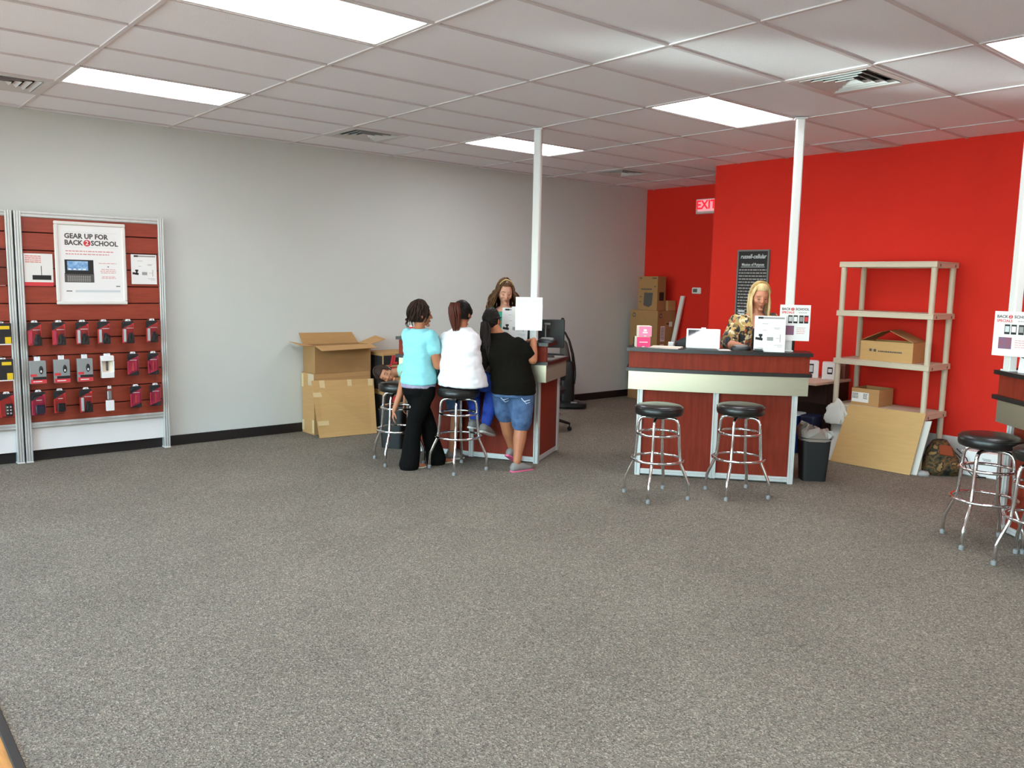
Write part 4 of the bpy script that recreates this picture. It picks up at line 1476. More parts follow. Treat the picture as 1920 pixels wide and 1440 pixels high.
t = thing("brochure_stack", "cream brochures lying flat on the left of the bar", "brochures", at(C2, 0.20, 0.0, 1.127), R38 - 0.25, None)
for k in range(3):
    MB().box(-0.13 + 0.006 * k, 0.13 + 0.004 * k, -0.085, 0.09, 0.004 * k, 0.004 * k + 0.0035, Matrix.Rotation(0.06 * k, 4, 'Z')).obj("brochure", ("paper", "ink_rose", "cream")[k], t)

p, X = upright(C2, 0.515, 0.05, 1.127 + 0.086, 0.227, -0.05)
t = thing("tablet", "white framed tablet propped up facing the front, catching glare", "tablet", p, 0)
MB().box(-0.142, 0.142, -0.086, 0.086, -0.006, 0.006, X, bev=0.006).obj("casing", "white_gloss", t)
MB().box(-0.126, 0.128, -0.072, 0.074, 0.0058, 0.0068, X).obj("screen", "screen", t)
MB().box(-0.02, 0.02, 0.084, 0.098, -0.012, 0.0, X, bev=0.003).obj("security_tab", "white", t)
MB().add([X @ Vector(q_) for q_ in ((-0.05, -0.086, -0.006), (0.05, -0.086, -0.006), (0.05, 0.04, -0.006), (-0.05, 0.04, -0.006), (-0.05, -0.086, -0.07), (0.05, -0.086, -0.07))],
         [(0, 3, 2, 1), (0, 1, 5, 4), (3, 4, 5, 2), (0, 4, 3), (1, 2, 5)]).obj("stand", "white", t)
t = thing("receipt_printer", "black receipt printer behind the tablet", "printer", at(C2, 0.38, 0.33, 0.9575), R38)
MB().box(-0.10, 0.12, -0.08, 0.09, 0, 0.20, bev=0.02).obj("body", "black_matt", t)
MB().add([(-0.10, -0.06, 0.20), (0.12, -0.06, 0.20), (0.12, 0.08, 0.20), (-0.10, 0.08, 0.20), (0.02, -0.05, 0.26), (0.12, -0.05, 0.275), (0.12, 0.07, 0.275), (0.02, 0.07, 0.26)],
         [(0, 1, 5, 4), (1, 2, 6, 5), (2, 3, 7, 6), (3, 0, 4, 7), (4, 5, 6, 7)]).obj("lid", "black", t)
MB().box(-0.16, -0.11, -0.02, 0.02, 0, 0.20, bev=0.004).obj("paper_guide", "white", t)
t = thing("desk_phone", "small dark handset at the far left end of the bar", "phone", at(C2, -0.07, 0.16, 1.127), R38)
MB().box(-0.02, 0.02, -0.02, 0.02, 0, 0.02, bev=0.004).obj("cradle", "black", t)
MB().box(-0.012, 0.012, -0.010, 0.012, 0.02, 0.085, bev=0.005).obj("handset", "black", t)
t = thing("note_paper", "small white paper slip under the blonde clerk's hand", "paper", at(C2, 0.69, -0.02, 1.127), R38 + 0.1)
MB().box(-0.05, 0.05, -0.07, 0.07, 0, 0.0015).obj("slip", "paper", t)
t = thing("display_phone", "silver and black display phone beside the price sheet", "phone", at(C2, 0.965, -0.07, 1.127), R38)
MB().box(-0.04, 0.04, -0.025, 0.025, 0, 0.014, bev=0.004).obj("foot", "black", t)
MB().box(-0.036, 0.036, -0.012, 0.018, 0.014, 0.036, bev=0.008).obj("body", "silver", t)
t = thing("terminal", "dark terminal on the bar at the right edge of the photo", "terminal", at(C3, 0.03, 0.05, 1.127), R42)
MB().add([(-0.09, -0.06, 0), (0.10, -0.06, 0), (0.10, 0.09, 0), (-0.09, 0.09, 0), (-0.07, -0.05, 0.012), (0.10, -0.05, 0.012), (0.10, 0.08, 0.075), (-0.07, 0.08, 0.075)],
         [(0, 3, 2, 1), (0, 1, 5, 4), (1, 2, 6, 5), (2, 3, 7, 6), (3, 0, 4, 7), (4, 5, 6, 7)]).obj("body", "black", t)
MB().box(-0.04, 0.06, -0.02, 0.05, 0.034, 0.038, Matrix.Rotation(0.40, 4, 'X') @ Matrix.Translation((0, 0, 0.0))).obj("keypad", "grey", t)

# ------------------------------------------------------------------ cartons and strip in the alcove
def logo_box(name, label, x0, x1, y0, y1, z0, z1, logo=True, m="carton", picture=False, labels=False):
    t = thing(name, label, "box", ((x0 + x1) / 2, (y0 + y1) / 2, z0), 0, "cartons in the red alcove")
    w, d, h = (x1 - x0) / 2, (y1 - y0) / 2, z1 - z0
    MB().box(-w, w, -d, d, 0, h - 0.002, bev=0.003).obj("body", m, t)
    if logo:
        for s in (0, 1):
            X = page((-w + 0.075, -d - 0.0012, h - 0.075), (1, 0, 0), (0, 0, 1)) if s == 0 else page((w + 0.0012, -d + 0.06, h - 0.075), (0, 1, 0), (0, 0, 1))
            o = MB().lathe([(0.034, 0), (0.034, 0.001)], 20, X).obj("logo_disc", "poster_grey", t)
            text("logo_letters", "hp", 0.05, "carton_light", o, X @ Matrix.Translation((0, 0.004, 0.0015)), shear=0.3)
    if picture:
        X = page((0, -d - 0.001, 0), (1, 0, 0), (0, 0, 1))
        b = MB()
        b.add([X @ Vector(q_) for q_ in ((-0.07, 0.07, 0.001), (0.03, 0.045, 0.001), (0.085, 0.08, 0.001), (0.10, 0.25, 0.001), (-0.06, 0.25, 0.001))], [(0, 1, 2, 3, 4)])
        b.obj("picture", "poster_grey", t)
        bars(X, [(0.30, words(-0.12, 0.08, 71, 0.004, 0.02, 0.05)), (h - 0.03, [(-0.15, -0.11), (0.08, 0.16)]), (0.34, [(0.12, 0.15)]), (0.12, [(-0.14, -0.12)]), (0.19, [(-0.14, -0.11)])], 0.018).obj("print_lines", "poster_grey", t)
        X2 = page((w + 0.001, 0, 0), (0, 1, 0), (0, 0, 1))
        card(X2, -0.05, 0.05, 0.14, 0.26, 0, 0.001).obj("picture", "ink", t)
    if labels:
        X2 = page((w + 0.001, 0, 0), (0, 1, 0), (0, 0, 1))
        card(X2, -0.13, -0.03, h - 0.44, h - 0.22, 0, 0.001).obj("shipping_label", "paper", t)
        bars(X2, [(h - 0.25 - 0.022 * k, words(-0.12, -0.04, 80 + k, 0.004, 0.008, 0.03)) for k in range(8)], 0.010, 0.0011, 0.0016).obj("print_lines", "poster_grey", t)
        card(X2, 0.06, 0.13, h - 0.23, h - 0.16, 0, 0.001).obj("shipping_label", "paper", t)
        card(X2, 0.0, 0.05, h - 0.20, h - 0.18, 0, 0.001).obj("print_mark", "ink", t)
        card(X2, -0.13, -0.04, h - 0.62, h - 0.48, 0, 0.001).obj("shipping_label", "paper", t)
    return t


logo_box("printer_carton", "bottom brown carton standing on the floor in the red alcove", 0.0, 0.515, 7.695, 8.09, 0, 0.56, False, "carton_dark")
logo_box("printer_carton", "big brown carton with round logo in the middle of the alcove stack", 0.0, 0.515, 7.695, 8.09, 0.56, 1.30, True, "carton_dark", False, True)
logo_box("printer_carton", "brown carton with a computer picture on top of the alcove stack", 0.128, 0.486, 7.70, 7.886, 1.30, 1.785, False, "carton_dark", True)
logo_box("small_carton", "small brown carton tucked behind the topmost alcove carton", 0.30, 0.512, 7.91, 8.09, 1.30, 1.445, False, "carton")

t = thing("white_trim_strip", "long white trim strip leaning against the red alcove wall", "strip", (0.41, 7.95, 0))
MB().add([(0.0, -0.03, 0), (0.065, -0.03, 0), (0.065, 0.0, 0), (0.0, 0.0, 0), (0.205, 0.11, 1.513), (0.27, 0.11, 1.513), (0.27, 0.14, 1.513), (0.205, 0.14, 1.513)],
         [(0, 3, 2, 1), (4, 5, 6, 7), (0, 1, 5, 4), (1, 2, 6, 5), (2, 3, 7, 6), (3, 0, 4, 7)]).obj("channel", "frame_white", t)
b = MB()
b.add([(0.010, -0.034, 0.002), (0.055, -0.034, 0.002), (0.055, -0.030, 0.002), (0.010, -0.030, 0.002), (0.215, 0.106, 1.510), (0.26, 0.106, 1.510), (0.26, 0.110, 1.510), (0.215, 0.110, 1.510)],
      [(0, 3, 2, 1), (4, 5, 6, 7), (0, 1, 5, 4), (1, 2, 6, 5), (2, 3, 7, 6), (3, 0, 4, 7)]).obj("cover", "pole", t)

# ------------------------------------------------------------------ desk against the red wall
t = thing("office_desk", "dark desk with a pale top against the red wall", "desk", (3.25, 6.33, 0))
MB().box(-0.70, 0.70, -0.35, 0.34, 0.715, 0.742, bev=0.003).obj("desk_top", "desktop", t)
MB().box(0.655, 0.685, -0.02, 0.33, 0, 0.715).obj("end_panel", "deskdark", t)
MB().box(-0.685, -0.655, -0.30, 0.33, 0, 0.715).obj("end_panel", "deskdark", t)
MB().box(-0.655, 0.655, 0.28, 0.30, 0.10, 0.715).obj("modesty_panel", "deskdark", t)
MB().box(0.28, 0.655, -0.05, 0.28, 0.50, 0.70).obj("drawer_box", "deskdark", t)
for k, (x, y, rz) in enumerate(((3.62, 6.44, 0.62), (3.83, 6.46, 0.45))):
    t = thing("white_phone_box", "white upright box with a phone picture, %s on the desk" % ("nearer the counter" if k == 0 else "nearer the beige shelf"), "box", (x, y, 0.742), rz, "white phone boxes")
    MB().box(-0.075, 0.075, -0.06, 0.06, 0, 0.175, bev=0.003).obj("carton", "white", t)
    a = MB().box(-0.025, 0.025, -0.0615, -0.0595, 0.045 + 0.01 * k, 0.145 - 0.02 * k).obj("phone_picture", "ink", t)
    MB().box(-0.018, 0.018, -0.0622, -0.0613, 0.062 + 0.01 * k, 0.13 - 0.02 * k).obj("screen_picture", "ink_pale" if k == 0 else "white", a)
t = thing("brown_gift_box", "small red brown box at the back corner of the desk by the shelf leg", "box", (3.88, 6.62, 0.742), 0.0)
MB().box(-0.05, 0.05, -0.05, 0.04, 0, 0.17, bev=0.003).obj("carton", mat("red_brown_card", "7a4a3c", 0.6), t)
MB().box(-0.051, 0.051, -0.051, 0.041, 0.13, 0.172, bev=0.003).obj("lid", mat("red_brown_lid", "8a5a4a", 0.6), t)
for k, (x, y, m_) in enumerate(((3.66, 6.13, "navy"), (3.85, 6.12, "navy_dark"))):
    t = thing("storage_tub", "%s blue plastic tub under the desk" % ("bright" if k == 0 else "dark"), "tub", (x, y, 0), 0.1, "blue tubs under the desk")
    MB().rings([((0, 0, 0), (0.07, 0, 0), (0, 0.10, 0)), ((0, 0, 0.37), (0.078, 0, 0), (0, 0.11, 0)), ((0, 0, 0.37), (0.083, 0, 0), (0, 0.115, 0)), ((0, 0, 0.385), (0.083, 0, 0), (0, 0.115, 0))], 24, True, 5.0).obj("body", m_, t, smooth=35)
    MB().rings([((0, 0, 0.385), (0.085, 0, 0), (0, 0.117, 0)), ((0, 0, 0.40), (0.082, 0, 0), (0, 0.114, 0))], 24, True, 5.0).obj("lid", "ink_pale" if k == 0 else "navy_dark", t, smooth=35)

# ------------------------------------------------------------------ beige plastic shelf and what is on and around it
SX0, SX1, SY0, SY1 = 4.01, 4.925, 6.17, 6.63
t = thing("plastic_shelf", "four tier beige plastic shelf unit against the red wall", "shelf", ((SX0 + SX1) / 2, (SY0 + SY1) / 2, 0))
w, d = (SX1 - SX0) / 2, (SY1 - SY0) / 2
TIERS = [0.54, 0.99, 1.455, 1.922]
for k, z in enumerate(TIERS):
    b = MB()
    b.box(-w, w, -d, d, z - 0.012, z, bev=0.003)
    b.box(-w, w, -d, -d + 0.014, z - 0.052, z - 0.012, bev=0.002)
    b.box(-w, w, d - 0.014, d, z - 0.052, z - 0.012)
    b.box(-w, -w + 0.014, -d + 0.014, d - 0.014, z - 0.052, z - 0.012)
    b.box(w - 0.014, w, -d + 0.014, d - 0.014, z - 0.052, z - 0.012)
    sh = b.obj("shelf_tray", "beige", t)
    for y in (-d + 0.07, d - 0.07):
        MB().box(w - 0.002, w + 0.0015, y - 0.006, y + 0.006, z - 0.046, z - 0.022).obj("peg_hole", "dark", sh)
for k, z in enumerate(TIERS):
    z0 = 0 if k == 0 else TIERS[k - 1]
    for sx in (-1, 1):
        for sy in (-1, 1):
            x, y = sx * (w - 0.034), sy * (d - 0.034)
            MB().rings([((x, y, z0), (0.025, 0, 0), (0, 0.025, 0)), ((x, y, z - 0.05), (0.027, 0, 0), (0, 0.027, 0)), ((x, y, z - 0.012), (0.027, 0, 0), (0, 0.027, 0))], 16).obj("leg_tube", "beige", t, smooth=40)

t = thing("open_box", "brown box with raised flaps and one printed line on the shelf", "box", (4.487, 6.395, 0.99), 0, "cardboard boxes on the shelf")
shell(-0.25, 0.25, -0.145, 0.155, 0, 0.185).obj("body", "carton_light", t)
MB().sheet((-0.25, -0.145, 0.185), (-0.25, 0.155, 0.185), (-0.08, 0.155, 0.285), (-0.08, -0.10, 0.27), 0.004).obj("flap", "carton_dark", t)
MB().sheet((0.25, 0.155, 0.185), (0.25, -0.145, 0.185), (-0.02, -0.06, 0.285), (-0.02, 0.155, 0.29), 0.004).obj("flap", "carton", t)
MB().sheet((-0.25, 0.155, 0.185), (0.25, 0.155, 0.185), (0.23, 0.17, 0.07), (-0.23, 0.17, 0.07), 0.003).obj("flap", "carton_dark", t)
X = page((0, -0.1462, 0.093), (1, 0, 0), (0, 0, 1))
b = MB()
b.box(-0.160, -0.136, -0.006, 0.018, 0, 0.001, X)
b.box(-0.13, -0.122, 0.004, 0.008, 0, 0.001, X)
b.box(-0.118, -0.094, -0.008, 0.016, 0, 0.001, X)
b.obj("print_marks", "poster_grey", t)
bars(X, [(-0.002, words(-0.075, 0.15, 91, 0.004, 0.010, 0.02))], 0.013, 0.0, 0.001).obj("print_line", "poster_grey", t)

t = thing("labelled_box", "open brown box with a white shipping label on the lowest shelf", "box", (4.30, 6.39, 0.54), 0, "cardboard boxes on the shelf")
shell(-0.14, 0.135, -0.10, 0.19, 0, 0.165).obj("body", "carton", t)
X = page((-0.04, -0.1012, 0.09), (1, 0, 0), (0, 0, 1))
card(X, -0.095, 0.075, -0.06, 0.035, 0, 0.001).obj("shipping_label", "paper", t)
bars(X, [(0.02 - 0.014 * k, words(-0.09, -0.03, 95 + k, 0.003, 0.008, 0.02) + words(0.02, 0.06, 195 + k, 0.003, 0.008, 0.02)) for k in range(4)], 0.007, 0.0011, 0.0016).obj("print_lines", "poster_grey", t)

t = thing("leaning_cardboard", "big plain cardboard panel leaning on the beige shelf", "cardboard", (4.5, 6.0, 0), 0, "loose cardboard sheets")
q = [(-0.352, -0.013, 0.004), (0.400, 0.010, 0.004), (0.453, 0.118, 0.565), (-0.274, 0.118, 0.556)]
MB().sheet(*q, 0.007).obj("panel", "carton_light", t)
t = thing("foam_sheet", "pale foam sheet sticking out behind the big cardboard panel", "foam sheet", (4.5, 6.05, 0))
MB().sheet((-0.47, -0.02, 0.003), (0.44, 0.01, 0.003), (0.50, 0.090, 0.50), (-0.41, 0.090, 0.36), 0.012).obj("sheet", "bagwhite", t)

# crumpled white bag over the panel's upper left corner
t = thing("plastic_bag", "crumpled white plastic bag at the upper left corner of the cardboard panel", "bag", (4.115, 6.075, 0.35), 0.1)
b = MB()
rnd = random.Random(3)
rr = [(0.0, 0.03), (0.01, 0.085), (0.05, 0.10), (0.10, 0.098), (0.14, 0.09), (0.18, 0.085), (0.21, 0.065), (0.225, 0.03), (0.227, 0.005)]
vs, fs = [], []
n = 28
for i, (z, r_) in enumerate(rr):
    for k in range(n):
        a = 2 * pi * k / n
        j = 1 + 0.34 * noise.noise(Vector((math.cos(a) * 2.2, math.sin(a) * 2.2, z * 22))) + rnd.uniform(-0.05, 0.05)
        vs.append((r_ * j * math.cos(a), r_ * j * math.sin(a) * 0.26, z + rnd.uniform(-0.005, 0.005) + 0.03 * math.cos(a) * (z / 0.22)))
for i in range(len(rr) - 1):
    for k in range(n):
        l = (k + 1) % n
        fs.append((i * n + k, i * n + l, (i + 1) * n + l, (i + 1) * n + k))
b.add(vs, fs).obj("film", "bagwhite", t, smooth=22)

# camouflage backpack
t = thing("backpack", "camouflage backpack with an orange flap on the floor by the shelf", "backpack", (5.05, 6.36, 0), YAW)
b = MB()
b.rings([((-0.02, 0, 0.0), (0.15, 0, 0), (0, 0.11, 0)), ((-0.03, 0, 0.05), (0.17, 0, 0), (0, 0.125, 0)), ((-0.035, 0.0, 0.15), (0.145, 0, 0), (0, 0.115, 0)), ((-0.04, 0.02, 0.24), (0.105, 0, 0), (0, 0.09, 0)), ((-0.04, 0.03, 0.30), (0.06, 0, 0), (0, 0.05, 0)), ((-0.04, 0.03, 0.315), (0.02, 0, 0), (0, 0.02, 0))], 24, True, 2.6)
b.v = [tuple(Vector(v_) + Vector((1, 1, 1)) * (noise.noise(Vector(v_) * 14) * 0.016)) for v_ in b.v]
b.obj("body", "camo", t, smooth=True)
b = MB()
b.rings([((-0.01, -0.105, 0.03), (0.10, 0, 0), (0, 0.03, 0)), ((-0.015, -0.12, 0.07), (0.105, 0, 0), (0, 0.035, 0)), ((-0.02, -0.115, 0.13), (0.09, 0, 0), (0, 0.03, 0)), ((-0.02, -0.10, 0.16), (0.06, 0, 0), (0, 0.015, 0))], 18, True, 3.0)
b.obj("front_pocket", "camo", t, smooth=True)
MB().sheet((-0.10, -0.10, 0.20), (0.02, -0.112, 0.185), (0.015, -0.06, 0.27), (-0.085, -0.05, 0.275), 0.01).obj("flap", "orange", t)
for s in (0.0, 0.05):
    MB().tube([(0.04 + s, -0.02, 0.24), (0.11 + s, -0.07, 0.16), (0.16 + s * 0.6, -0.12, 0.05), (0.19 + s, -0.16, 0.012), (0.24 + s, -0.17, 0.008)], 0.010, 8, flat=0.5).obj("strap", "black_matt", t, smooth=True)
t = thing("white_package", "white paper package on the floor behind the whole bar stool", "package", (5.30, 6.56, 0), 0.05)
MB().box(-0.165, 0.15, -0.08, 0.09, 0, 0.225, bev=0.008).obj("body", "white", t)
bars(page((0, -0.0808, 0.17), (1, 0, 0), (0, 0, 1)), [(0.0, words(0.02, 0.09, 99, 0.003, 0.01, 0.02)), (-0.012, words(0.03, 0.09, 98, 0.003, 0.01, 0.02))], 0.007).obj("print_lines", "ink_grey", t)
MB().box(-0.02, 0.02, -0.0812, 0.092, 0.2235, 0.2262).obj("tape", "tape", t)
t = thing("cloth_bundle", "small grey cloth bundle on the floor beside the backpack", "cloth", (4.965, 6.12, 0), 0.3)
b = MB()
b.rings([((0, 0, 0), (0.06, 0, 0), (0, 0.04, 0)), ((0, 0, 0.02), (0.06, 0, 0), (0, 0.04, 0)), ((0.005, 0.005, 0.04), (0.04, 0, 0), (0, 0.03, 0)), ((0.005, 0.005, 0.045), (0.01, 0, 0), (0, 0.01, 0))], 16)
b.obj("bundle", "ink_grey", t, smooth=True)

# ------------------------------------------------------------------ people
V = Vector


def remesh(mb, name, m, parent, voxel=0.006, it=4, wrinkle=0.0, wscale=9.0, adapt=0.0):
    """merge overlapping closed shapes into one continuous surface"""
    o = bpy.data.objects.new(name, mb.mesh(name))
    COL.objects.link(o)
    r = o.modifiers.new("merge", 'REMESH')
    r.mode = 'VOXEL'
    r.voxel_size = voxel
    s = o.modifiers.new("soften", 'SMOOTH')
    s.factor = 0.5
    s.iterations = it
    dg = bpy.context.evaluated_depsgraph_get()
    me = bpy.data.meshes.new_from_object(o.evaluated_get(dg))
    old = o.data
    bpy.data.objects.remove(o)
    bpy.data.meshes.remove(old)
    if wrinkle:
        nv = [v.normal.copy() for v in me.vertices]
        for v, n_ in zip(me.vertices, nv):
            q_ = v.co
            a = noise.noise(V((q_.x * wscale, q_.y * wscale, q_.z * wscale * 1.7)))
            b_ = noise.noise(V((q_.x * wscale * 2.3 + 5, q_.y * wscale * 2.3, q_.z * wscale * 4.0)))
            v.co = q_ + n_ * wrinkle * (a + 0.5 * b_)
    shade(me)
    me.materials.clear()
    return link(name, me, m, parent)


def limb(mb, pts, rad, seg=14):
    """rounded tapering limb through pts, resampled smoothly"""
    P_ = [V(p_) for p_ in pts]
    out, rr = [], []
    for i in range(len(P_) - 1):
        n_ = 4
        for k in range(n_):
            t_ = k / n_
            out.append(P_[i].lerp(P_[i + 1], t_))
            rr.append(rad[i] * (1 - t_) + rad[i + 1] * t_)
    out.append(P_[-1])
    rr.append(rad[-1])
    mb.tube(out, rr, seg, round_ends=True)


def hand(mb, w, d, n_, side, k=1.0, curl=0.5):
    """palm and five bent fingers; d points to the fingertips, n_ is where the palm faces, side +1 puts the thumb at d x n_"""
    w, d, n_ = V(w), V(d).normalized(), V(n_)
    n_ = (n_ - d * n_.dot(d)).normalized()
    l = d.cross(n_) * side
    K = w + d * 0.085 * k
    mb.rings([(w - d * 0.01 * k, l * 0.024 * k, n_ * 0.019 * k), (w + d * 0.025 * k, l * 0.033 * k, n_ * 0.017 * k),
              (w + d * 0.06 * k, l * 0.041 * k, n_ * 0.015 * k), (K, l * 0.040 * k, n_ * 0.012 * k), (K + d * 0.008 * k, l * 0.034 * k, n_ * 0.008 * k)], 14, True, 2.6)
    for i, (off, ln, r_) in enumerate(((0.031, 0.074, 0.0092), (0.010, 0.082, 0.0095), (-0.011, 0.076, 0.0092), (-0.031, 0.060, 0.0082))):
        p_ = K + l * off * k - d * 0.006 * k
        pts = [p_ - d * 0.02 * k]
        dd = (d + l * (0.10 - 0.07 * i)).normalized()
        ang = curl * (0.6 + 0.06 * i)
        axis = l
        for sgm in (0.46, 0.30, 0.24):
            pts.append(p_.copy())
            rot = Matrix.Rotation(ang * (1 if axis.dot(d.cross(n_)) > 0 else -1), 3, axis)
            dd = rot @ dd
            p_ = p_ + dd * ln * sgm * k
        pts.append(p_)
        mb.tube(pts, [r_ * k, r_ * k, r_ * 0.95 * k, r_ * 0.88 * k, r_ * 0.75 * k][:len(pts)], 9, round_ends=True)
    b0 = w + d * 0.02 * k + l * 0.022 * k
    b1 = b0 + (d * 0.35 + l * 0.8 + n_ * 0.35).normalized() * 0.042 * k
    b2 = b1 + (d * 0.8 + l * 0.35 + n_ * 0.35).normalized() * 0.030 * k
    b3 = b2 + (d * 0.9 + l * 0.05 + n_ * 0.3).normalized() * 0.024 * k
    mb.tube([b0, b1, b2, b3], [0.014 * k, 0.0125 * k, 0.0105 * k, 0.0085 * k], 9, round_ends=True)


def frame3(fwd, up):
    """head frame: columns right, forward, up"""
    f_ = V(fwd).normalized()
    u_ = V(up)
    u_ = (u_ - f_ * u_.dot(f_)).normalized()
    r_ = f_.cross(u_)
    return Matrix(((r_.x, f_.x, u_.x), (r_.y, f_.y, u_.y), (r_.z, f_.z, u_.z)))


def head_shape(mb, C, H, k=1.0):
    C = V(C)

    def T(x, y, z):
        return C + H @ (V((x, y, z)) * k)
    nu, nv = 28, 20
    vs, fs = [], []
    for i in range(nv + 1):
        th = pi * i / nv
        for j in range(nu):
            ph = 2 * pi * j / nu
            x, y, z = math.sin(th) * math.cos(ph), math.sin(th) * math.sin(ph), math.cos(th)
            q_ = max(0.0, -z)
            sx = 0.074 * (1 - 0.36 * q_ ** 1.7)
            sy = 0.096 * ((1 - 0.10 * q_) if y > 0 else (1 - 0.42 * q_))
            sz = 0.115 if z > 0 else 0.118
            vs.append(T(x * sx, y * sy + (0.012 * q_ if y > -0.5 else 0), z * sz))
    for i in range(nv):
        for j in range(nu):
            l = (j + 1) % nu
            fs.append((i * nu + j, (i + 1) * nu + j, (i + 1) * nu + l, i * nu + l))
    mb.add(vs, fs)
    mb.tube([T(0, 0.086, 0.022), T(0, 0.103, -0.004), T(0, 0.112, -0.024)], [0.008 * k, 0.010 * k, 0.0125 * k], 10, round_ends=True)
    for s in (-1, 1):
        mb.ell(T(s * 0.011, 0.098, -0.027), (0.008 * k, 0.009 * k, 0.007 * k), H)
        mb.ell(T(s * 0.030, 0.078, 0.026), (0.022 * k, 0.014 * k, 0.008 * k), H)
        mb.ell(T(s * 0.040, 0.064, -0.026), (0.022 * k, 0.024 * k, 0.022 * k), H)
        mb.ell(T(s * 0.030, 0.076, 0.006), (0.014 * k, 0.010 * k, 0.009 * k), H)
        mb.ell(T(s * 0.076, -0.008, -0.008), (0.009 * k, 0.019 * k, 0.031 * k), H)
    mb.ell(T(0, 0.086, -0.057), (0.024 * k, 0.014 * k, 0.015 * k), H)
    mb.ell(T(0, 0.082, -0.098), (0.024 * k, 0.018 * k, 0.016 * k), H)


def face_parts(t, C, H, k=1.0, lid=True, brow="lash"):
    C = V(C)

    def T(x, y, z):
        return C + H @ (V((x, y, z)) * k)
    for s in (-1, 1):
        e = MB()
        b_ = MB()
        e.tube([T(s * 0.017, 0.0865, 0.001), T(s * 0.024, 0.0888, -0.002), T(s * 0.032, 0.0876, -0.003), T(s * 0.042, 0.0825, 0.001)], [0.0016 * k, 0.0034 * k, 0.0034 * k, 0.0014 * k], 8)
        b_.tube([T(s * 0.014, 0.0925, 0.027), T(s * 0.028, 0.0925, 0.034), T(s * 0.046, 0.082, 0.031)], [0.0020 * k, 0.0024 * k, 0.0012 * k], 8)
        e.obj("eyelash", "lash", t, smooth=True)
        b_.obj("eyebrow", brow, t, smooth=True)
    m_ = MB()
    m_.ell(T(0, 0.0985, -0.0535), (0.019 * k, 0.0035 * k, 0.0038 * k), H)
    m_.ell(T(0, 0.0985, -0.0615), (0.016 * k, 0.004 * k, 0.0045 * k), H)
    m_.obj("lips", "lips", t, smooth=True)


def foot(mb, ankle, fwd, k=1.0, drop=0.0):
    a, f_ = V(ankle), V(fwd).normalized()
    u_ = V((0, 0, 1))
    r_ = f_.cross(u_).normalized()
    u_ = r_.cross(f_)
    h = a.z if drop == 0 else drop
    mb.rings([(a - f_ * 0.055 * k - u_ * (h - 0.025), r_ * 0.020 * k, u_ * 0.020), (a - f_ * 0.045 * k - u_ * (h - 0.032), r_ * 0.030 * k, u_ * 0.030),
              (a + f_ * 0.01 * k - u_ * (h - 0.045), r_ * 0.034 * k, u_ * 0.042), (a + f_ * 0.08 * k - u_ * (h - 0.034), r_ * 0.038 * k, u_ * 0.028),
              (a + f_ * 0.13 * k - u_ * (h - 0.022), r_ * 0.042 * k, u_ * 0.017), (a + f_ * 0.175 * k - u_ * (h - 0.018), r_ * 0.032 * k, u_ * 0.011)], 16)


def shoe(t, ankle, fwd, m, sole_m, k=1.0, drop=0.0, up=None):
    a, f_ = V(ankle), V(fwd).normalized()
    u_ = V((0, 0, 1))
    r_ = f_.cross(u_).normalized()
    u_ = r_.cross(f_)
    h = a.z if drop == 0 else drop
    b_ = MB()
    b_.rings([(a - f_ * 0.072 * k - u_ * (h - 0.04), r_ * 0.022 * k, u_ * 0.026), (a - f_ * 0.055 * k - u_ * (h - 0.046), r_ * 0.036 * k, u_ * 0.040),
              (a + f_ * 0.005 * k - u_ * (h - 0.050), r_ * 0.042 * k, u_ * 0.046), (a + f_ * 0.08 * k - u_ * (h - 0.040), r_ * 0.045 * k, u_ * 0.034),
              (a + f_ * 0.14 * k - u_ * (h - 0.030), r_ * 0.048 * k, u_ * 0.024), (a + f_ * 0.19 * k - u_ * (h - 0.024), r_ * 0.034 * k, u_ * 0.015)], 18)
    s_ = b_.obj("shoe", m, t, smooth=True)
    c_ = MB()
    out = []
    for q_, w_ in ((-0.078, 0.020), (-0.06, 0.036), (0.0, 0.040), (0.08, 0.046), (0.14, 0.050), (0.185, 0.038), (0.198, 0.015)):
        out.append((a + f_ * q_ * k - u_ * (h - 0.009), r_ * w_ * k, u_ * 0.009))
    c_.rings(out, 12, True, 5.0)
    c_.obj("sole", sole_m, s_, smooth=40)


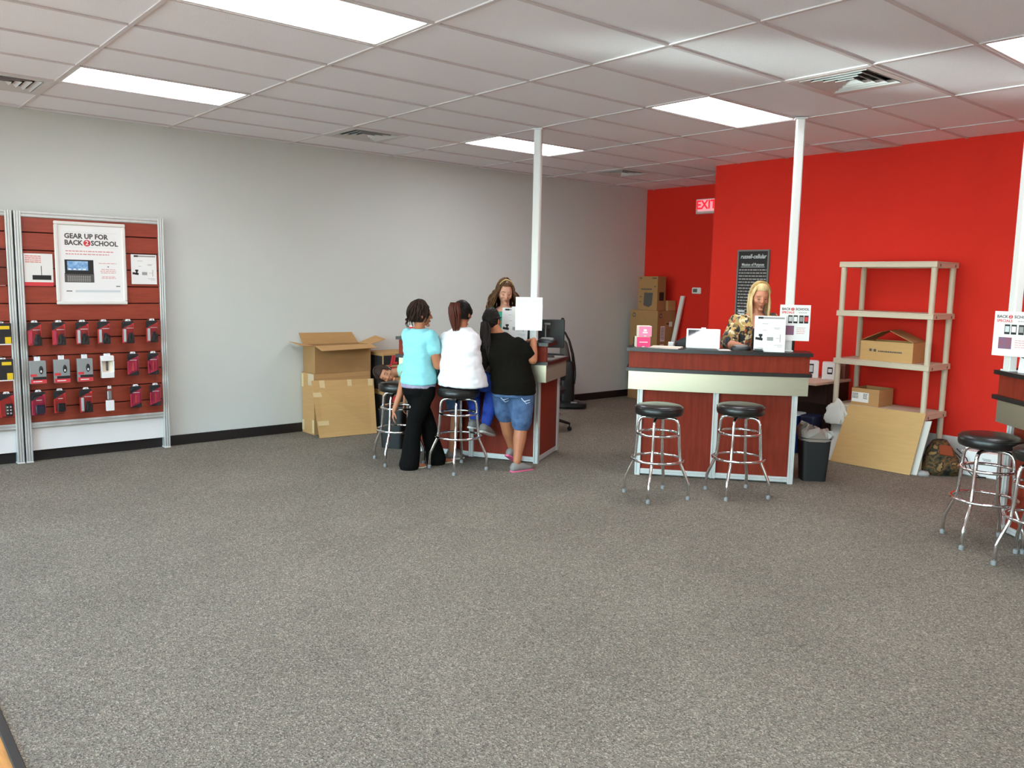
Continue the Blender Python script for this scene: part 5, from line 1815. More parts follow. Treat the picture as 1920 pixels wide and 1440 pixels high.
class Hair:
    """locks of hair laid over a head frame"""

    def __init__(self, C, H, k=1.0, seed=1):
        self.C, self.H, self.k = V(C), H, k
        self.mb = MB()
        self.rnd = random.Random(seed)

    def T(self, x, y, z):
        return self.C + self.H @ (V((x, y, z)) * self.k)

    def sph(self, phi, th, s=1.0):
        """point over the skull: phi from the face direction, th down from the crown"""
        x, y, z = math.sin(th) * math.sin(phi), math.sin(th) * math.cos(phi), math.cos(th)
        q_ = max(0.0, -z)
        return self.T(x * 0.078 * s * (1 - 0.25 * q_), y * (0.097 if y > 0 else 0.104) * s - 0.006, z * 0.120 * s)

    def cap(self, s=1.05, front=0.62, low=-0.35):
        """skull cap with the face left open"""
        nu, nv = 36, 18
        vs, fs = [], []
        for i in range(nv + 1):
            for j in range(nu):
                phi = 2 * pi * j / nu
                c = math.cos(phi)
                edge = math.acos(max(-0.98, min(0.98, low)))
                if c > 0.15:
                    edge = edge * (1 - min(1, (c - 0.15) / 0.5)) + math.acos(front) * min(1, (c - 0.15) / 0.5)
                th = edge * i / nv
                vs.append(self.sph(phi, th, s))
        for i in range(nv):
            for j in range(nu):
                l = (j + 1) % nu
                fs.append((i * nu + j, (i + 1) * nu + j, (i + 1) * nu + l, i * nu + l))
        n0 = len(vs)
        for j in range(nu):          # turn the rim inwards
            phi = 2 * pi * j / nu
            vs.append(vs[nv * nu + j] + (self.C - vs[nv * nu + j]) * 0.12)
        for j in range(nu):
            l = (j + 1) % nu
            fs.append((nv * nu + j, n0 + j, n0 + l, nv * nu + l))
        self.mb.add(vs, fs)

    def lock(self, pts, r0, r1=None, flat=0.6, seg=6):
        n_ = len(pts)
        r1 = r0 * 0.35 if r1 is None else r1
        rr = [r0 * (1 - (i / (n_ - 1)) ** 1.6) + r1 * (i / (n_ - 1)) ** 1.6 for i in range(n_)]
        self.mb.tube(pts, rr, seg, flat=flat, round_ends=True)

    def hang(self, phi, th0, th1, length, wave=0.0, s=1.08, out=0.01, r0=0.012, sweep=0.0, down=(0, 0, -1), n_=7, fw=None):
        """lock over the skull from th0 to th1, then hanging"""
        pts = []
        for i in range(6):
            u_ = i / 5
            pts.append(self.sph(phi * (1 - sweep * (1 - u_)), th0 + (th1 - th0) * u_, s + self.rnd.uniform(-0.01, 0.015)))
        p_ = pts[-1].copy()
        o = (p_ - self.C)
        o.z = 0
        o = o.normalized() if o.length > 1e-4 else V((0, 1, 0))
        side = V((-o.y, o.x, 0))
        a0 = self.rnd.uniform(0, 6.28)
        dn = V(down)
        for i in range(1, n_ + 1):
            u_ = i / n_
            q_ = p_ + dn * length * u_ + o * out * math.sin(u_ * 2.2) + side * wave * math.sin(a0 + u_ * 7) + o * wave * math.cos(a0 + u_ * 6)
            if fw:
                q_ += V(fw) * u_
            pts.append(q_)
        self.lock(pts, r0)

    def done(self, m, t, name="hair"):
        return self.mb.obj(name, m, t, smooth=True)


def torso(mb, rows, inflate=0.0):
    """rows: (centre, right direction, half width, half depth, tilt up vector or None)"""
    rr = []
    for c_, R_, w_, d_ in rows:
        R_ = V(R_).normalized()
        F_ = V((0, 0, 1)).cross(R_).normalized()
        rr.append((V(c_), R_ * (w_ + inflate), F_ * (d_ + inflate)))
    mb.rings(rr, 24, True, 2.3)


def person(name_label, base, rz=YAW):
    return thing("person", name_label, "person", (base[0], base[1], 0), rz)


def unit(a):
    return V((math.cos(a), math.sin(a), 0))


# ---- woman in the aqua top, standing left, turned away to the right
t = person("standing woman in an aqua top and black flared trousers", (2.09, 2.65))
t["group"] = "customers at the counter"
Rd = V((0.77, -0.64, 0)).normalized()
rows = [((-0.055, 0.0, 0.70), Rd, 0.135, 0.115), ((-0.055, 0.0, 0.80), Rd, 0.150, 0.125), ((-0.055, 0.01, 0.93), Rd, 0.130, 0.110), ((-0.055, 0.015, 1.06), Rd, 0.135, 0.112), ((-0.055, 0.02, 1.15), Rd, 0.140, 0.100), ((-0.055, 0.02, 1.205), Rd, 0.120, 0.075), ((-0.053, 0.022, 1.245), Rd, 0.06, 0.055)]
shR, shL = V((0.058, -0.075, 1.185)), V((-0.168, 0.115, 1.185))
elR, wrR = V((0.115, -0.055, 0.925)), V((0.24, 0.10, 0.915))
elL, wrL = V((-0.13, 0.20, 0.93)), V((0.06, 0.32, 0.955))
HC1 = V((-0.045, 0.030, 1.365))
H = frame3((0.93, 0.36, -0.06), (0.05, 0, 1))
bd = MB()
torso(bd, rows)
limb(bd, [(-0.053, 0.02, 1.20), (-0.052, 0.022, 1.27), (-0.05, 0.025, 1.32)], [0.052, 0.047, 0.048])
head_shape(bd, HC1, H, 0.92)
for a_, b_, c_ in ((shR, elR, wrR), (shL, elL, wrL)):
    limb(bd, [a_, a_.lerp(b_, 0.5), b_], [0.048, 0.046, 0.037])
    limb(bd, [b_, b_.lerp(c_, 0.4), c_], [0.038, 0.035, 0.024])
    hand(bd, c_, (c_ - b_), (0, 0, -1), 1 if a_ is shR else -1, 0.88, 0.4)
hipR, hipL = V((0.01, -0.05, 0.69)), V((-0.11, 0.055, 0.69))
anR, anL = V((-0.125, -0.085, 0.075)), V((0.095, 0.14, 0.075))
knR, knL = V((-0.085, -0.045, 0.42)), V((0.005, 0.10, 0.42))
for a_, b_, c_ in ((hipR, knR, anR), (hipL, knL, anL)):
    limb(bd, [a_, b_, c_], [0.085, 0.055, 0.036])
    foot(bd, c_, (0.82, 0.57, 0), 0.92)
remesh(bd, "body", "skin2", t, 0.0055, 4)
sh = MB()
torso(sh, [((-0.06, 0.0, 0.755), Rd, 0.155, 0.130)] + rows[1:], 0.013)
for a_, b_ in ((shR, elR), (shL, elL)):
    limb(sh, [a_, a_.lerp(b_, 0.30), a_.lerp(b_, 0.50)], [0.060, 0.062, 0.060])
remesh(sh, "shirt", "teal", t, 0.008, 5, 0.010)
us = MB()
torso(us, [((-0.058, 0.0, 0.722), Rd, 0.152, 0.128), ((-0.058, 0.0, 0.79), Rd, 0.152, 0.128)], 0.008)
remesh(us, "undershirt_hem", "purple", t, 0.008, 3)
pn = MB()
torso(pn, [((-0.055, 0.0, 0.66), Rd, 0.14, 0.12), ((-0.055, 0.0, 0.72), Rd, 0.150, 0.128), ((-0.055, 0.0, 0.755), Rd, 0.148, 0.124)], 0.006)
for a_, b_, c_ in ((hipR, knR, anR), (hipL, knL, anL)):
    e_ = c_ + V((0, 0, -0.045))
    limb(pn, [a_, b_, b_.lerp(e_, 0.5), e_], [0.096, 0.074, 0.078, 0.092])
remesh(pn, "trousers", "pants_black", t, 0.008, 4, 0.005, 7)
for c_ in (anR, anL):
    f_ = V((0.82, 0.57, 0)).normalized()
    r_ = f_.cross(V((0, 0, 1)))
    b_ = MB()
    b_.rings([(V((c_.x, c_.y, 0.007)) + f_ * q_, r_ * w_, V((0, 0, 0.007))) for q_, w_ in ((-0.075, 0.02), (-0.05, 0.036), (0.03, 0.038), (0.11, 0.045), (0.155, 0.036), (0.17, 0.015))], 12, True, 4)
    b_.tube([V((c_.x, c_.y, 0.03)) + f_ * 0.04 + r_ * 0.036, V((c_.x, c_.y, 0.056)) + f_ * 0.09, V((c_.x, c_.y, 0.03)) + f_ * 0.04 - r_ * 0.036], 0.005, 8)
    b_.obj("sandal", "sandal", t, smooth=40)
hr = Hair(HC1, H, 0.92, 11)
hr.cap(1.10, 0.55, -0.55)
for k in range(90):
    phi = hr.rnd.uniform(0.95, 2 * pi - 0.95)
    th = hr.rnd.uniform(0.05, 1.2)
    L_ = hr.rnd.uniform(0.5, 0.9)
    b0 = 1.10 + hr.rnd.uniform(0.0, 0.12)
    tw = hr.rnd.uniform(-0.25, 0.25)
    pts = [hr.sph(phi + tw * u_ / 6 + 0.05 * math.sin(u_ * 1.7 + k), th + L_ * u_ / 6, b0 + 0.05 * math.sin(u_ * pi / 6)) for u_ in range(7)]
    hr.lock(pts, 0.012, 0.006, 0.7)
for k in range(16):
    hr.hang(pi + hr.rnd.uniform(-0.9, 0.9), 1.2, 1.85, hr.rnd.uniform(0.03, 0.09), 0.012, 1.06, 0.02, 0.007)
hr.done("hair_dark", t)
face_parts(t, HC1, H, 0.92)

# ---- woman in white, sitting on the stool with her back turned
t = person("seated woman in a white tee with an auburn ponytail", (2.33, 2.85))
t["group"] = "customers at the counter"
Rd = V((0.916, -0.40, 0))
Fd = V((0.40, 0.916, 0))
rows = [((0.03, 0.03, 0.765), Rd, 0.195, 0.150), ((0.03, 0.01, 0.82), Rd, 0.205, 0.160), ((0.02, 0.0, 0.92), Rd, 0.178, 0.140), ((0.012, 0.015, 1.05), Rd, 0.168, 0.130), ((0.008, 0.025, 1.15), Rd, 0.165, 0.112), ((0.008, 0.03, 1.215), Rd, 0.130, 0.080), ((0.012, 0.035, 1.26), Rd, 0.06, 0.055)]
shR, shL = V((0.122, -0.010, 1.165)), V((-0.128, 0.092, 1.165))
elR, wrR = V((0.165, 0.130, 0.99)), V((0.10, 0.30, 1.005))
elL, wrL = V((-0.12, 0.25, 1.00)), V((0.02, 0.36, 1.005))
HC2 = V((0.018, 0.055, 1.385))
H = frame3((0.42, 0.90, -0.08), (0, 0.03, 1))
bd = MB()
torso(bd, rows)
limb(bd, [(0.012, 0.03, 1.22), (0.014, 0.04, 1.28), (0.018, 0.048, 1.33)], [0.054, 0.048, 0.048])
head_shape(bd, HC2, H, 0.94)
for a_, b_, c_ in ((shR, elR, wrR), (shL, elL, wrL)):
    limb(bd, [a_, a_.lerp(b_, 0.5), b_], [0.055, 0.050, 0.040])
    limb(bd, [b_, b_.lerp(c_, 0.4), c_], [0.040, 0.036, 0.025])
    hand(bd, c_, (c_ - b_), (0, 0, -1), 1 if a_ is shR else -1, 0.9, 0.4)
hipR, hipL = V((0.14, 0.01, 0.805)), V((-0.07, 0.10, 0.805))
knR, knL = V((0.315, 0.235, 0.735)), V((0.10, 0.40, 0.745))
anR, anL = V((0.235, 0.130, 0.385)), V((0.135, 0.235, 0.405))
fR, fL = V((0.36, 0.80, -0.28)), V((0.55, 0.72, -0.22))
for a_, b_, c_, g_ in ((hipR, knR, anR, fR), (hipL, knL, anL, fL)):
    limb(bd, [a_, b_], [0.095, 0.066])
    limb(bd, [b_, b_.lerp(c_, 0.4), c_], [0.062, 0.056, 0.036])
    foot(bd, c_, g_, 0.92, 0.072)
remesh(bd, "body", "skin2", t, 0.0055, 4)
sh = MB()
torso(sh, [((0.03, 0.02, 0.748), Rd, 0.215, 0.165)] + rows[1:], 0.014)
for a_, b_ in ((shR, elR), (shL, elL)):
    limb(sh, [a_, a_.lerp(b_, 0.35), a_.lerp(b_, 0.60)], [0.062, 0.066, 0.062])
remesh(sh, "shirt", "tee_white", t, 0.008, 5, 0.012)
pn = MB()
torso(pn, [((0.03, 0.03, 0.762), Rd, 0.190, 0.15), ((0.03, 0.02, 0.82), Rd, 0.195, 0.155)], 0.004)
for a_, b_, c_ in ((hipR, knR, anR), (hipL, knL, anL)):
    limb(pn, [a_, b_], [0.102, 0.080])
    limb(pn, [b_, b_.lerp(c_, 0.4), b_.lerp(c_, 0.93)], [0.080, 0.072, 0.050])
remesh(pn, "jeans", "jeans", t, 0.008, 4, 0.005)
shoe(t, anR, fR, "sneaker", "sole", 0.92, 0.082)
shoe(t, anL, fL, "sneaker", "sole", 0.92, 0.082)
hr = Hair(HC2, H, 0.94, 12)
hr.cap(1.055, 0.55, -0.45)
tie = hr.T(-0.012, -0.092, 0.072)
for k in range(46):
    phi = hr.rnd.uniform(0.7, 2 * pi - 0.7)
    th = hr.rnd.uniform(0.5, 1.75)
    p0 = hr.sph(phi, th, 1.05)
    pts = []
    for q_ in range(6):
        u_ = q_ / 5
        m_ = p0.lerp(tie, u_)
        d_ = (m_ - hr.C)
        m_ = hr.C + d_.normalized() * max(d_.length, (p0 - hr.C).length * (1 - u_) + (tie - hr.C).length * u_)
        pts.append(m_)
    hr.lock(pts, 0.008, 0.006, 0.5)
hr.done("hair_black", t)
hr = Hair(HC2, H, 0.94, 13)
for k in range(44):
    o = V((hr.rnd.uniform(-1, 1), hr.rnd.uniform(-0.6, 0.6), 0)) * 0.036
    L_ = hr.rnd.uniform(0.15, 0.20)
    pts = [tie + o * 0.4, tie + hr.H @ V((0, -0.035, 0.012)) + o, tie + hr.H @ V((0, -0.045, -0.03)) + o * 1.3]
    for q_ in range(1, 5):
        pts.append(pts[2] + V((0.006 * math.sin(q_ + k) + 0.004 * q_, 0, -L_ * q_ / 4)) + o * (0.3 - 0.22 * q_) + hr.H @ V((0, 0.002 * q_, 0)))
    hr.lock(pts, 0.013, 0.006, 0.7)
hr.done("hair_auburn", t, "ponytail")
MB().tube([tie + H @ V((0.014 * math.cos(a), -0.006, 0.014 * math.sin(a))) for a in [2 * pi * k / 12 for k in range(12)]], 0.006, 8, closed=True).obj("hair_tie", "black_matt", t, smooth=True)

# ---- woman in black tee and denim shorts, leaning on the counter
t = person("woman in a black tee and denim shorts leaning on the counter", (2.55, 3.20))
t["group"] = "customers at the counter"
Rp = V((0.97, -0.22, 0))
Rc = V((0.99, 0.08, 0))
rows = [((0.070, -0.01, 0.70), Rp, 0.175, 0.140), ((0.065, 0.0, 0.79), Rp, 0.185, 0.145), ((0.045, 0.025, 0.90), Rp, 0.170, 0.130), ((-0.005, 0.040, 1.02), Rc, 0.190, 0.125), ((-0.045, 0.065, 1.10), Rc, 0.190, 0.112), ((-0.065, 0.10, 1.165), Rc, 0.145, 0.085), ((-0.085, 0.145, 1.215), Rc, 0.062, 0.058)]
shR, shL = V((0.105, 0.040, 1.125)), V((-0.205, -0.005, 1.085))
elR, wrR = V((0.235, 0.020, 0.985)), V((0.243, 0.135, 1.150))
elL, wrL = V((-0.240, -0.045, 0.860)), V((-0.170, 0.150, 0.965))
HC3 = V((-0.135, 0.195, 1.318))
H = frame3((0.48, 0.87, 0.06), (-0.10, 0.0, 1))
bd = MB()
torso(bd, rows)
limb(bd, [(-0.07, 0.13, 1.18), (-0.10, 0.155, 1.235), (-0.125, 0.18, 1.27)], [0.058, 0.050, 0.048])
head_shape(bd, HC3, H, 0.92)
limb(bd, [shR, shR.lerp(elR, 0.5), elR], [0.058, 0.054, 0.043])
limb(bd, [elR, elR.lerp(wrR, 0.4), wrR], [0.044, 0.041, 0.027])
hand(bd, wrR, (0.02, 0.85, -0.12), (-0.25, 0, -1), 1, 0.9, 0.75)
limb(bd, [shL, shL.lerp(elL, 0.5), elL], [0.058, 0.053, 0.042])
limb(bd, [elL, elL.lerp(wrL, 0.4), wrL], [0.043, 0.039, 0.026])
hand(bd, wrL, (0.6, 0.6, 0.0), (0, 0, -1), -1, 0.9, 0.4)
hipR, hipL = V((0.150, -0.04, 0.735)), V((-0.02, 0.035, 0.735))
knR, knL = V((0.145, -0.055, 0.40)), V((0.015, 0.075, 0.40))
anR, anL = V((0.115, -0.095, 0.085)), V((0.070, 0.175, 0.150))
gR, gL = V((0.80, 0.60, 0)), V((0.40, 0.75, -0.42))
for a_, b_, c_, g_ in ((hipR, knR, anR, gR), (hipL, knL, anL, gL)):
    limb(bd, [a_, a_.lerp(b_, 0.5), b_], [0.105, 0.090, 0.062])
    limb(bd, [b_, b_.lerp(c_, 0.35), b_.lerp(c_, 0.75), c_], [0.060, 0.060, 0.042, 0.036])
    foot(bd, c_, g_, 0.88, 0.085)
remesh(bd, "body", "skin2", t, 0.0055, 4)
sh = MB()
torso(sh, [((0.072, -0.01, 0.685), Rp, 0.185, 0.150)] + rows[1:], 0.014)
limb(sh, [shR, shR.lerp(elR, 0.35), shR.lerp(elR, 0.62)], [0.064, 0.070, 0.068])
limb(sh, [shL, shL.lerp(elL, 0.35), shL.lerp(elL, 0.68)], [0.064, 0.070, 0.068])
remesh(sh, "shirt", "tee_black", t, 0.008, 5, 0.007)
pn = MB()
torso(pn, [((0.070, -0.01, 0.66), Rp, 0.175, 0.142), ((0.07, -0.01, 0.73), Rp, 0.178, 0.145)], 0.006)
limb(pn, [hipR, hipR.lerp(knR, 0.5), hipR.lerp(knR, 0.90)], [0.112, 0.104, 0.094])
limb(pn, [hipL, hipL.lerp(knL, 0.45), hipL.lerp(knL, 0.72)], [0.112, 0.104, 0.098])
sho = remesh(pn, "denim_shorts", "denim", t, 0.008, 3, 0.004)
b_ = MB()
for (x0, y0) in ((0.185, -0.185), (0.0, -0.115)):
    b_.tube([(x0 - 0.045, y0 + 0.012, 0.665), (x0 - 0.02, y0 - 0.006, 0.640), (x0 + 0.03, y0 - 0.012, 0.655)], 0.004, 6)
    b_.tube([(x0 - 0.03, y0 + 0.008, 0.650), (x0, y0 - 0.008, 0.622), (x0 + 0.03, y0 - 0.010, 0.635)], 0.003, 6)
b_.obj("pocket_stitching", "stitch", t, smooth=True)
shoe(t, anR, gR, "sneaker", "sneaker_pink", 0.88, 0.092)
shoe(t, anL, gL, "sneaker", "sneaker_pink", 0.88, 0.095)
hr = Hair(HC3, H, 0.92, 14)
hr.cap(1.06, 0.55, -0.50)
tie = hr.T(0.0, -0.112, 0.0)
for k in range(50):
    phi = hr.rnd.uniform(0.7, 2 * pi - 0.7)
    th = hr.rnd.uniform(0.35, 1.9)
    p0 = hr.sph(phi, th, 1.055)
    pts = []
    for q_ in range(6):
        u_ = q_ / 5
        m_ = p0.lerp(tie, u_)
        d_ = (m_ - hr.C)
        pts.append(hr.C + d_.normalized() * max(d_.length, (p0 - hr.C).length * (1 - u_) + (tie - hr.C).length * u_))
    hr.lock(pts, 0.008, 0.006, 0.5)
for k in range(34):
    o = V((hr.rnd.uniform(-1, 1), hr.rnd.uniform(-0.5, 0.5), 0)) * 0.034
    L_ = hr.rnd.uniform(0.24, 0.33)
    st = tie + hr.H @ V((0, -0.028, -0.01)) + o
    pts = [tie + o * 0.4, st]
    for q_ in range(1, 8):
        u_ = q_ / 7
        pts.append(st + V((0.022 * u_ + 0.005 * math.sin(q_ * 1.3 + k), -0.135 * math.sin(min(1.0, u_ * 1.25) * pi / 2), -L_ * u_)) + o * (0.3 - 0.5 * u_ * u_))
    hr.lock(pts, 0.012, 0.005, 0.7)
hr.done("hair_black", t)

# ---- clerk behind the customers' counter
t = person("clerk with long wavy brown hair behind the three customers", (1.44, 4.10))
Rd = V((-0.99, 0.12, 0))
rows = [((0, 0, 0.90), Rd, 0.165, 0.125), ((0, 0, 1.02), Rd, 0.145, 0.110), ((0, -0.015, 1.16), Rd, 0.145, 0.115), ((0, -0.03, 1.28), Rd, 0.155, 0.118), ((0, -0.03, 1.36), Rd, 0.140, 0.090), ((0, -0.03, 1.41), Rd, 0.06, 0.055)]
sh1, sh2 = V((-0.150, -0.02, 1.355)), V((0.150, -0.04, 1.355))
el1, el2 = V((-0.215, -0.10, 1.10)), V((0.215, -0.12, 1.10))
wr1, wr2 = V((-0.11, -0.25, 1.01)), V((0.12, -0.26, 1.01))
HC4 = V((0.0, -0.065, 1.555))
H = frame3((0.16, -1, -0.26), (0.04, 0, 1))
bd = MB()
torso(bd, rows)
limb(bd, [(0, -0.03, 1.37), (0, -0.035, 1.44), (0, -0.045, 1.50)], [0.055, 0.047, 0.048])
head_shape(bd, HC4, H, 1.0)
for a_, b_, c_, s_ in ((sh1, el1, wr1, 1), (sh2, el2, wr2, -1)):
    limb(bd, [a_, a_.lerp(b_, 0.5), b_], [0.050, 0.045, 0.036])
    limb(bd, [b_, b_.lerp(c_, 0.4), c_], [0.037, 0.034, 0.024])
    hand(bd, c_, c_ - b_, (0, 0, -1), s_, 0.92, 0.35)
for s_ in (-1, 1):
    limb(bd, [(0.085 * s_, 0, 0.88), (0.09 * s_, 0.0, 0.48), (0.09 * s_, 0.01, 0.085)], [0.092, 0.056, 0.038])
    foot(bd, (0.09 * s_, 0.01, 0.085), (0.1 * s_, -1, 0), 0.95)
remesh(bd, "body", "skin3", t, 0.0055, 4)
sh = MB()
torso(sh, [((0, 0, 0.86), Rd, 0.170, 0.13)] + rows[1:5], 0.013)
for a_, b_ in ((sh1, el1), (sh2, el2)):
    limb(sh, [a_, a_.lerp(b_, 0.35), a_.lerp(b_, 0.75)], [0.060, 0.058, 0.052])
remesh(sh, "top", "green", t, 0.009, 5, 0.005)
pn = MB()
torso(pn, [((0, 0, 0.82), Rd, 0.165, 0.125), ((0, 0, 0.92), Rd, 0.165, 0.125)], 0.008)
for s_ in (-1, 1):
    limb(pn, [(0.085 * s_, 0, 0.86), (0.09 * s_, 0, 0.48), (0.09 * s_, 0.01, 0.07)], [0.102, 0.068, 0.056])
    shoe(t, (0.09 * s_, 0.01, 0.085), (0.1 * s_, -1, 0), "black_matt", "sole", 0.95)
remesh(pn, "trousers", "pants_black", t, 0.009, 4)
hr = Hair(HC4, H, 1.0, 15)
hr.cap(1.08, 0.66, -0.4)
for k in range(130):
    phi = hr.rnd.uniform(1.12, 2 * pi - 1.12)
    front = abs(math.cos(phi)) * (math.cos(phi) > 0)
    hr.hang(phi, hr.rnd.uniform(0.1, 0.5), hr.rnd.uniform(1.45, 1.75), hr.rnd.uniform(0.17, 0.27), 0.016, 1.12 + hr.rnd.uniform(0, 0.16), 0.085, 0.013, 0.25 + 0.35 * front)
hr.done("hair_brown", t)
face_parts(t, HC4, H, 1.0)
hb = MB()
pts = [HC4 + H @ V((0.086 * math.cos(a), 0.045, 0.022 + 0.125 * math.sin(a))) for a in [pi * (0.22 + 0.56 * k / 12) for k in range(13)]]
hb.tube(pts, 0.010, 8, flat=0.6, round_ends=True)
hb.obj("headband", mat("headband_gold", "c9b277", 0.3, metal=0.3), t, smooth=True)

# ---- blonde clerk in the floral blouse
t = person("blonde clerk in a floral blouse looking down behind the counter", (3.725, 5.235))
Rd = V((-1.0, 0.05, 0))
rows = [((0.0, 0.03, 0.90), Rd, 0.175, 0.135), ((0.0, 0.025, 1.02), Rd, 0.165, 0.125), ((-0.01, 0.0, 1.17), Rd, 0.165, 0.130), ((-0.015, -0.02, 1.29), Rd, 0.175, 0.130), ((-0.02, -0.03, 1.375), Rd, 0.155, 0.095), ((-0.015, -0.035, 1.425), Rd, 0.065, 0.058)]
sh1, sh2 = V((-0.180, -0.015, 1.350)), V((0.140, -0.035, 1.365))
el1, el2 = V((-0.275, -0.135, 1.135)), V((0.215, -0.10, 1.10))
wr1, wr2 = V((-0.235, -0.335, 1.145)), V((0.12, -0.26, 1.00))
HC5 = V((0.0, -0.075, 1.580))
H = frame3((0.02, -1, -0.30), (0, 0, 1))
bd = MB()
torso(bd, rows)
limb(bd, [(-0.015, -0.035, 1.38), (-0.01, -0.045, 1.46), (0, -0.055, 1.52)], [0.058, 0.050, 0.050])
head_shape(bd, HC5, H, 1.0)
for a_, b_, c_, s_ in ((sh1, el1, wr1, 1), (sh2, el2, wr2, -1)):
    limb(bd, [a_, a_.lerp(b_, 0.5), b_], [0.056, 0.052, 0.042])
    limb(bd, [b_, b_.lerp(c_, 0.4), c_], [0.042, 0.039, 0.027])
    hand(bd, c_, (c_ - b_) * V((1, 1, 0.2)), (0, 0, -1), s_, 0.92, 0.35)
for s_ in (-1, 1):
    limb(bd, [(0.09 * s_, 0.03, 0.88), (0.095 * s_, 0.03, 0.48), (0.095 * s_, 0.04, 0.085)], [0.098, 0.060, 0.040])
    foot(bd, (0.095 * s_, 0.04, 0.085), (0.1 * s_, -1, 0), 0.95)
remesh(bd, "body", "skin4", t, 0.0055, 4)
tk = MB()
torso(tk, [((0, 0.03, 0.88), Rd, 0.175, 0.135)] + rows[1:3] + [((-0.012, -0.022, 1.26), Rd, 0.160, 0.130), ((-0.012, -0.030, 1.30), Rd, 0.120, 0.105)], 0.010)
remesh(tk, "tank_top", "black_matt", t, 0.009, 4)
# blouse: two open fronts and wide sleeves
sh = MB()
for s_ in (-1, 1):
    sh.rings([((s_ * 0.105 + o, y_, z_), (w_, 0, 0), (0, d_, 0)) for z_, o, y_, w_, d_ in ((0.90, 0, 0.03, 0.095, 0.155), (1.02, 0, 0.025, 0.09, 0.148), (1.17, -0.01, 0.0, 0.088, 0.152), (1.29, -0.015, -0.02, 0.088, 0.152), (1.365, -0.018, -0.028, 0.085, 0.112), (1.405, -0.02, -0.03, 0.05, 0.07))], 18, True, 2.6)
torso(sh, [((0.0, 0.065, 0.90), Rd, 0.17, 0.11), ((0.0, 0.06, 1.05), Rd, 0.16, 0.10), ((-0.015, 0.03, 1.29), Rd, 0.175, 0.10), ((-0.018, 0.0, 1.40), Rd, 0.11, 0.07)], 0.012)
for a_, b_ in ((sh1, el1), (sh2, el2)):
    limb(sh, [a_, a_.lerp(b_, 0.4), a_.lerp(b_, 0.95)], [0.068, 0.072, 0.082])
remesh(sh, "floral_blouse", M["floral"], t, 0.008, 4, 0.008)
pn = MB()
torso(pn, [((0, 0.03, 0.82), Rd, 0.172, 0.135), ((0, 0.03, 0.93), Rd, 0.172, 0.135)], 0.008)
for s_ in (-1, 1):
    limb(pn, [(0.09 * s_, 0.03, 0.86), (0.095 * s_, 0.03, 0.48), (0.095 * s_, 0.04, 0.07)], [0.108, 0.072, 0.058])
    shoe(t, (0.095 * s_, 0.04, 0.085), (0.1 * s_, -1, 0), "black_matt", "sole", 0.95)
remesh(pn, "trousers", "pants_black", t, 0.009, 4)
hr = Hair(HC5, H, 1.0, 16)
hr.cap(1.07, 0.60, -0.4)
for k in range(80):
    phi = hr.rnd.uniform(1.1, 2 * pi - 1.1)
    hr.hang(phi, hr.rnd.uniform(0.15, 0.6), hr.rnd.uniform(1.35, 1.6), hr.rnd.uniform(0.14, 0.20), 0.004, 1.09 + hr.rnd.uniform(0, 0.05), 0.010, 0.011, 0.35)
for s_ in (-1, 1):
    for k in range(22):
        phi = s_ * hr.rnd.uniform(1.15, 1.55)
        hr.hang(phi, hr.rnd.uniform(0.35, 0.75), hr.rnd.uniform(1.35, 1.6), hr.rnd.uniform(0.20, 0.27), 0.003, 1.10 + hr.rnd.uniform(0, 0.05), 0.004, 0.010, 0.2, fw=(s_ * 0.012, -0.025, 0))
hr.done("hair_blonde", t)
face_parts(t, HC5, H, 1.0, brow="hair_root")
fr_ = Hair(HC5, H, 1.0, 17)
for k in range(15):
    a = -1.0 + 2.0 * k / 14
    pts = [fr_.sph(a * 0.9, 0.25 + 0.1 * abs(a), 1.10), fr_.sph(a * 0.95, 0.45, 1.16), fr_.sph(a, 0.64, 1.14), fr_.sph(a * 1.2, 0.80 + 0.25 * abs(a), 1.06)]
    fr_.lock(pts, 0.012, 0.006, 0.7)
fr_.done("hair_blonde", t, "fringe")
br = MB()
for ph_ in (0.0, 2.1, 4.2):
    br.tube([HC5 + H @ V((0.090 * math.cos(a), 0.020 + 0.006 * math.sin(a * 14 + ph_), 0.010 + 0.130 * math.sin(a) + 0.006 * math.cos(a * 14 + ph_))) for a in [pi * (0.08 + 0.84 * k / 40) for k in range(41)]], 0.008, 8, round_ends=True)
br.obj("braid_band", "hair_root", t, smooth=True)

# ---- child lying across the stool
t = person("child lying face sideways across the left bar stool, one arm hanging", (1.68, 2.55))
t["group"] = "customers at the counter"
HC6 = V((-0.035, -0.085, 0.815))
H = frame3((0.25, -0.95, -0.20), (-0.93, -0.10, 0.38))
bd = MB()
bd.rings([((0.10, 0.00, 0.825), (0, 0.07, 0), (0, 0, 0.05)), ((0.15, 0.01, 0.835), (0, 0.115, 0), (0, 0, 0.070)), ((0.24, 0.04, 0.835), (0, 0.115, 0), (0, 0, 0.080)), ((0.36, 0.08, 0.825), (0, 0.105, 0), (0, 0, 0.075)), ((0.46, 0.12, 0.80), (0, 0.115, 0), (0, 0, 0.085)), ((0.54, 0.14, 0.765), (0, 0.10, 0), (0, 0, 0.08))], 20)
limb(bd, [(0.13, -0.005, 0.83), (0.075, -0.03, 0.825), (0.03, -0.055, 0.82)], [0.048, 0.042, 0.044])
head_shape(bd, HC6, H, 0.82)
s1, e1, w1 = V((0.150, -0.105, 0.825)), V((0.118, -0.235, 0.655)), V((0.068, -0.250, 0.505))
limb(bd, [s1, s1.lerp(e1, 0.5), e1], [0.042, 0.036, 0.029])
limb(bd, [e1, e1.lerp(w1, 0.4), w1], [0.029, 0.027, 0.020])
hand(bd, w1, (-0.12, -0.05, -1), (0.9, 0.2, -0.1), 1, 0.72, 0.5)
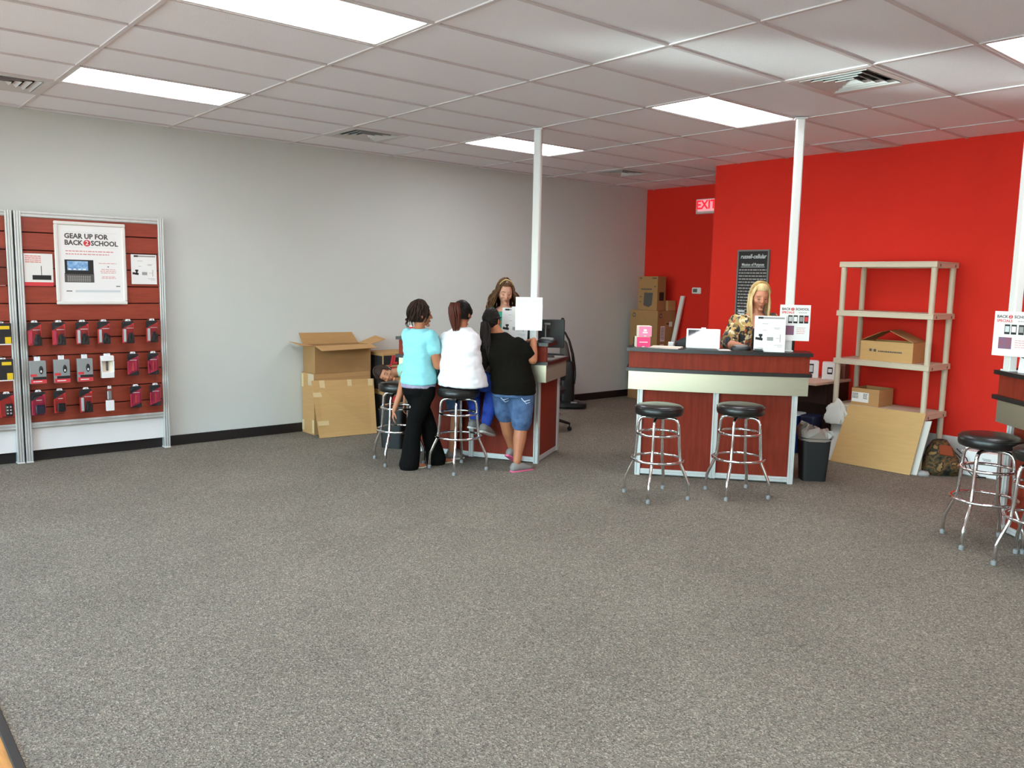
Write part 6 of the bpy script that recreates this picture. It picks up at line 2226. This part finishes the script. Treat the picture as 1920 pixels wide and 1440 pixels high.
s2, e2, w2 = V((0.16, 0.115, 0.825)), V((0.12, 0.235, 0.66)), V((0.10, 0.25, 0.50))
limb(bd, [s2, e2], [0.042, 0.029])
limb(bd, [e2, w2], [0.029, 0.020])
hand(bd, w2, (-0.1, 0.05, -1), (0.9, -0.2, 0), -1, 0.72, 0.5)
for y_ in (0.06, 0.20):
    limb(bd, [(0.53, y_, 0.76), (0.60, y_ + 0.01, 0.44), (0.56, y_ + 0.015, 0.075)], [0.070, 0.045, 0.030])
    foot(bd, (0.56, y_ + 0.015, 0.075), (0.6, 0.5, 0), 0.74)
remesh(bd, "body", "skin1", t, 0.005, 4)
sh = MB()
sh.rings([((0.068, -0.015, 0.835), (0, 0.062, 0), (0, 0, 0.058)), ((0.10, 0.0, 0.837), (0, 0.09, 0), (0, 0, 0.072)), ((0.135, 0.005, 0.838), (0, 0.118, 0), (0, 0, 0.080)), ((0.17, 0.015, 0.838), (0, 0.125, 0), (0, 0, 0.085)), ((0.24, 0.04, 0.836), (0, 0.128, 0), (0, 0, 0.092)), ((0.36, 0.08, 0.826), (0, 0.118, 0), (0, 0, 0.088)), ((0.44, 0.11, 0.806), (0, 0.122, 0), (0, 0, 0.094))], 20)
remesh(sh, "shirt", "mint", t, 0.007, 4, 0.004)
pn = MB()
pn.rings([((0.42, 0.10, 0.81), (0, 0.115, 0), (0, 0, 0.088)), ((0.47, 0.12, 0.80), (0, 0.122, 0), (0, 0, 0.094)), ((0.55, 0.14, 0.765), (0, 0.11, 0), (0, 0, 0.09))], 20)
for y_ in (0.06, 0.20):
    limb(pn, [(0.53, y_, 0.76), (0.58, y_ + 0.01, 0.50)], [0.082, 0.066])
remesh(pn, "shorts", "denim", t, 0.008, 4)
for y_ in (0.06, 0.20):
    shoe(t, (0.56, y_ + 0.015, 0.08), (0.6, 0.5, 0), "sneaker", "sole", 0.74)
hr = Hair(HC6, H, 0.82, 18)
hr.cap(1.09, 0.50, -0.35)
for k in range(70):
    phi = hr.rnd.uniform(0.75, 2 * pi - 0.75)
    th = hr.rnd.uniform(0.0, 0.8)
    pts = [hr.sph(phi * (0.8 + 0.2 * u_ / 5), th + 1.0 * u_ / 5, 1.10 + 0.05 * math.sin(u_)) for u_ in range(6)]
    hr.lock(pts, 0.010, 0.004, 0.6)
hr.done("hair_dark", t)
face_parts(t, HC6, H, 0.82)

# fine print too small to pick apart stays one part
for o in bpy.data.objects:
    if o.name.split(".")[0] in ("print_lines", "print_line", "print_keys", "print_icons", "print_rules", "print_mark", "print_marks", "pocket_stitching", "hair", "ponytail", "fringe", "tape"):
        o["kind"] = "stuff"
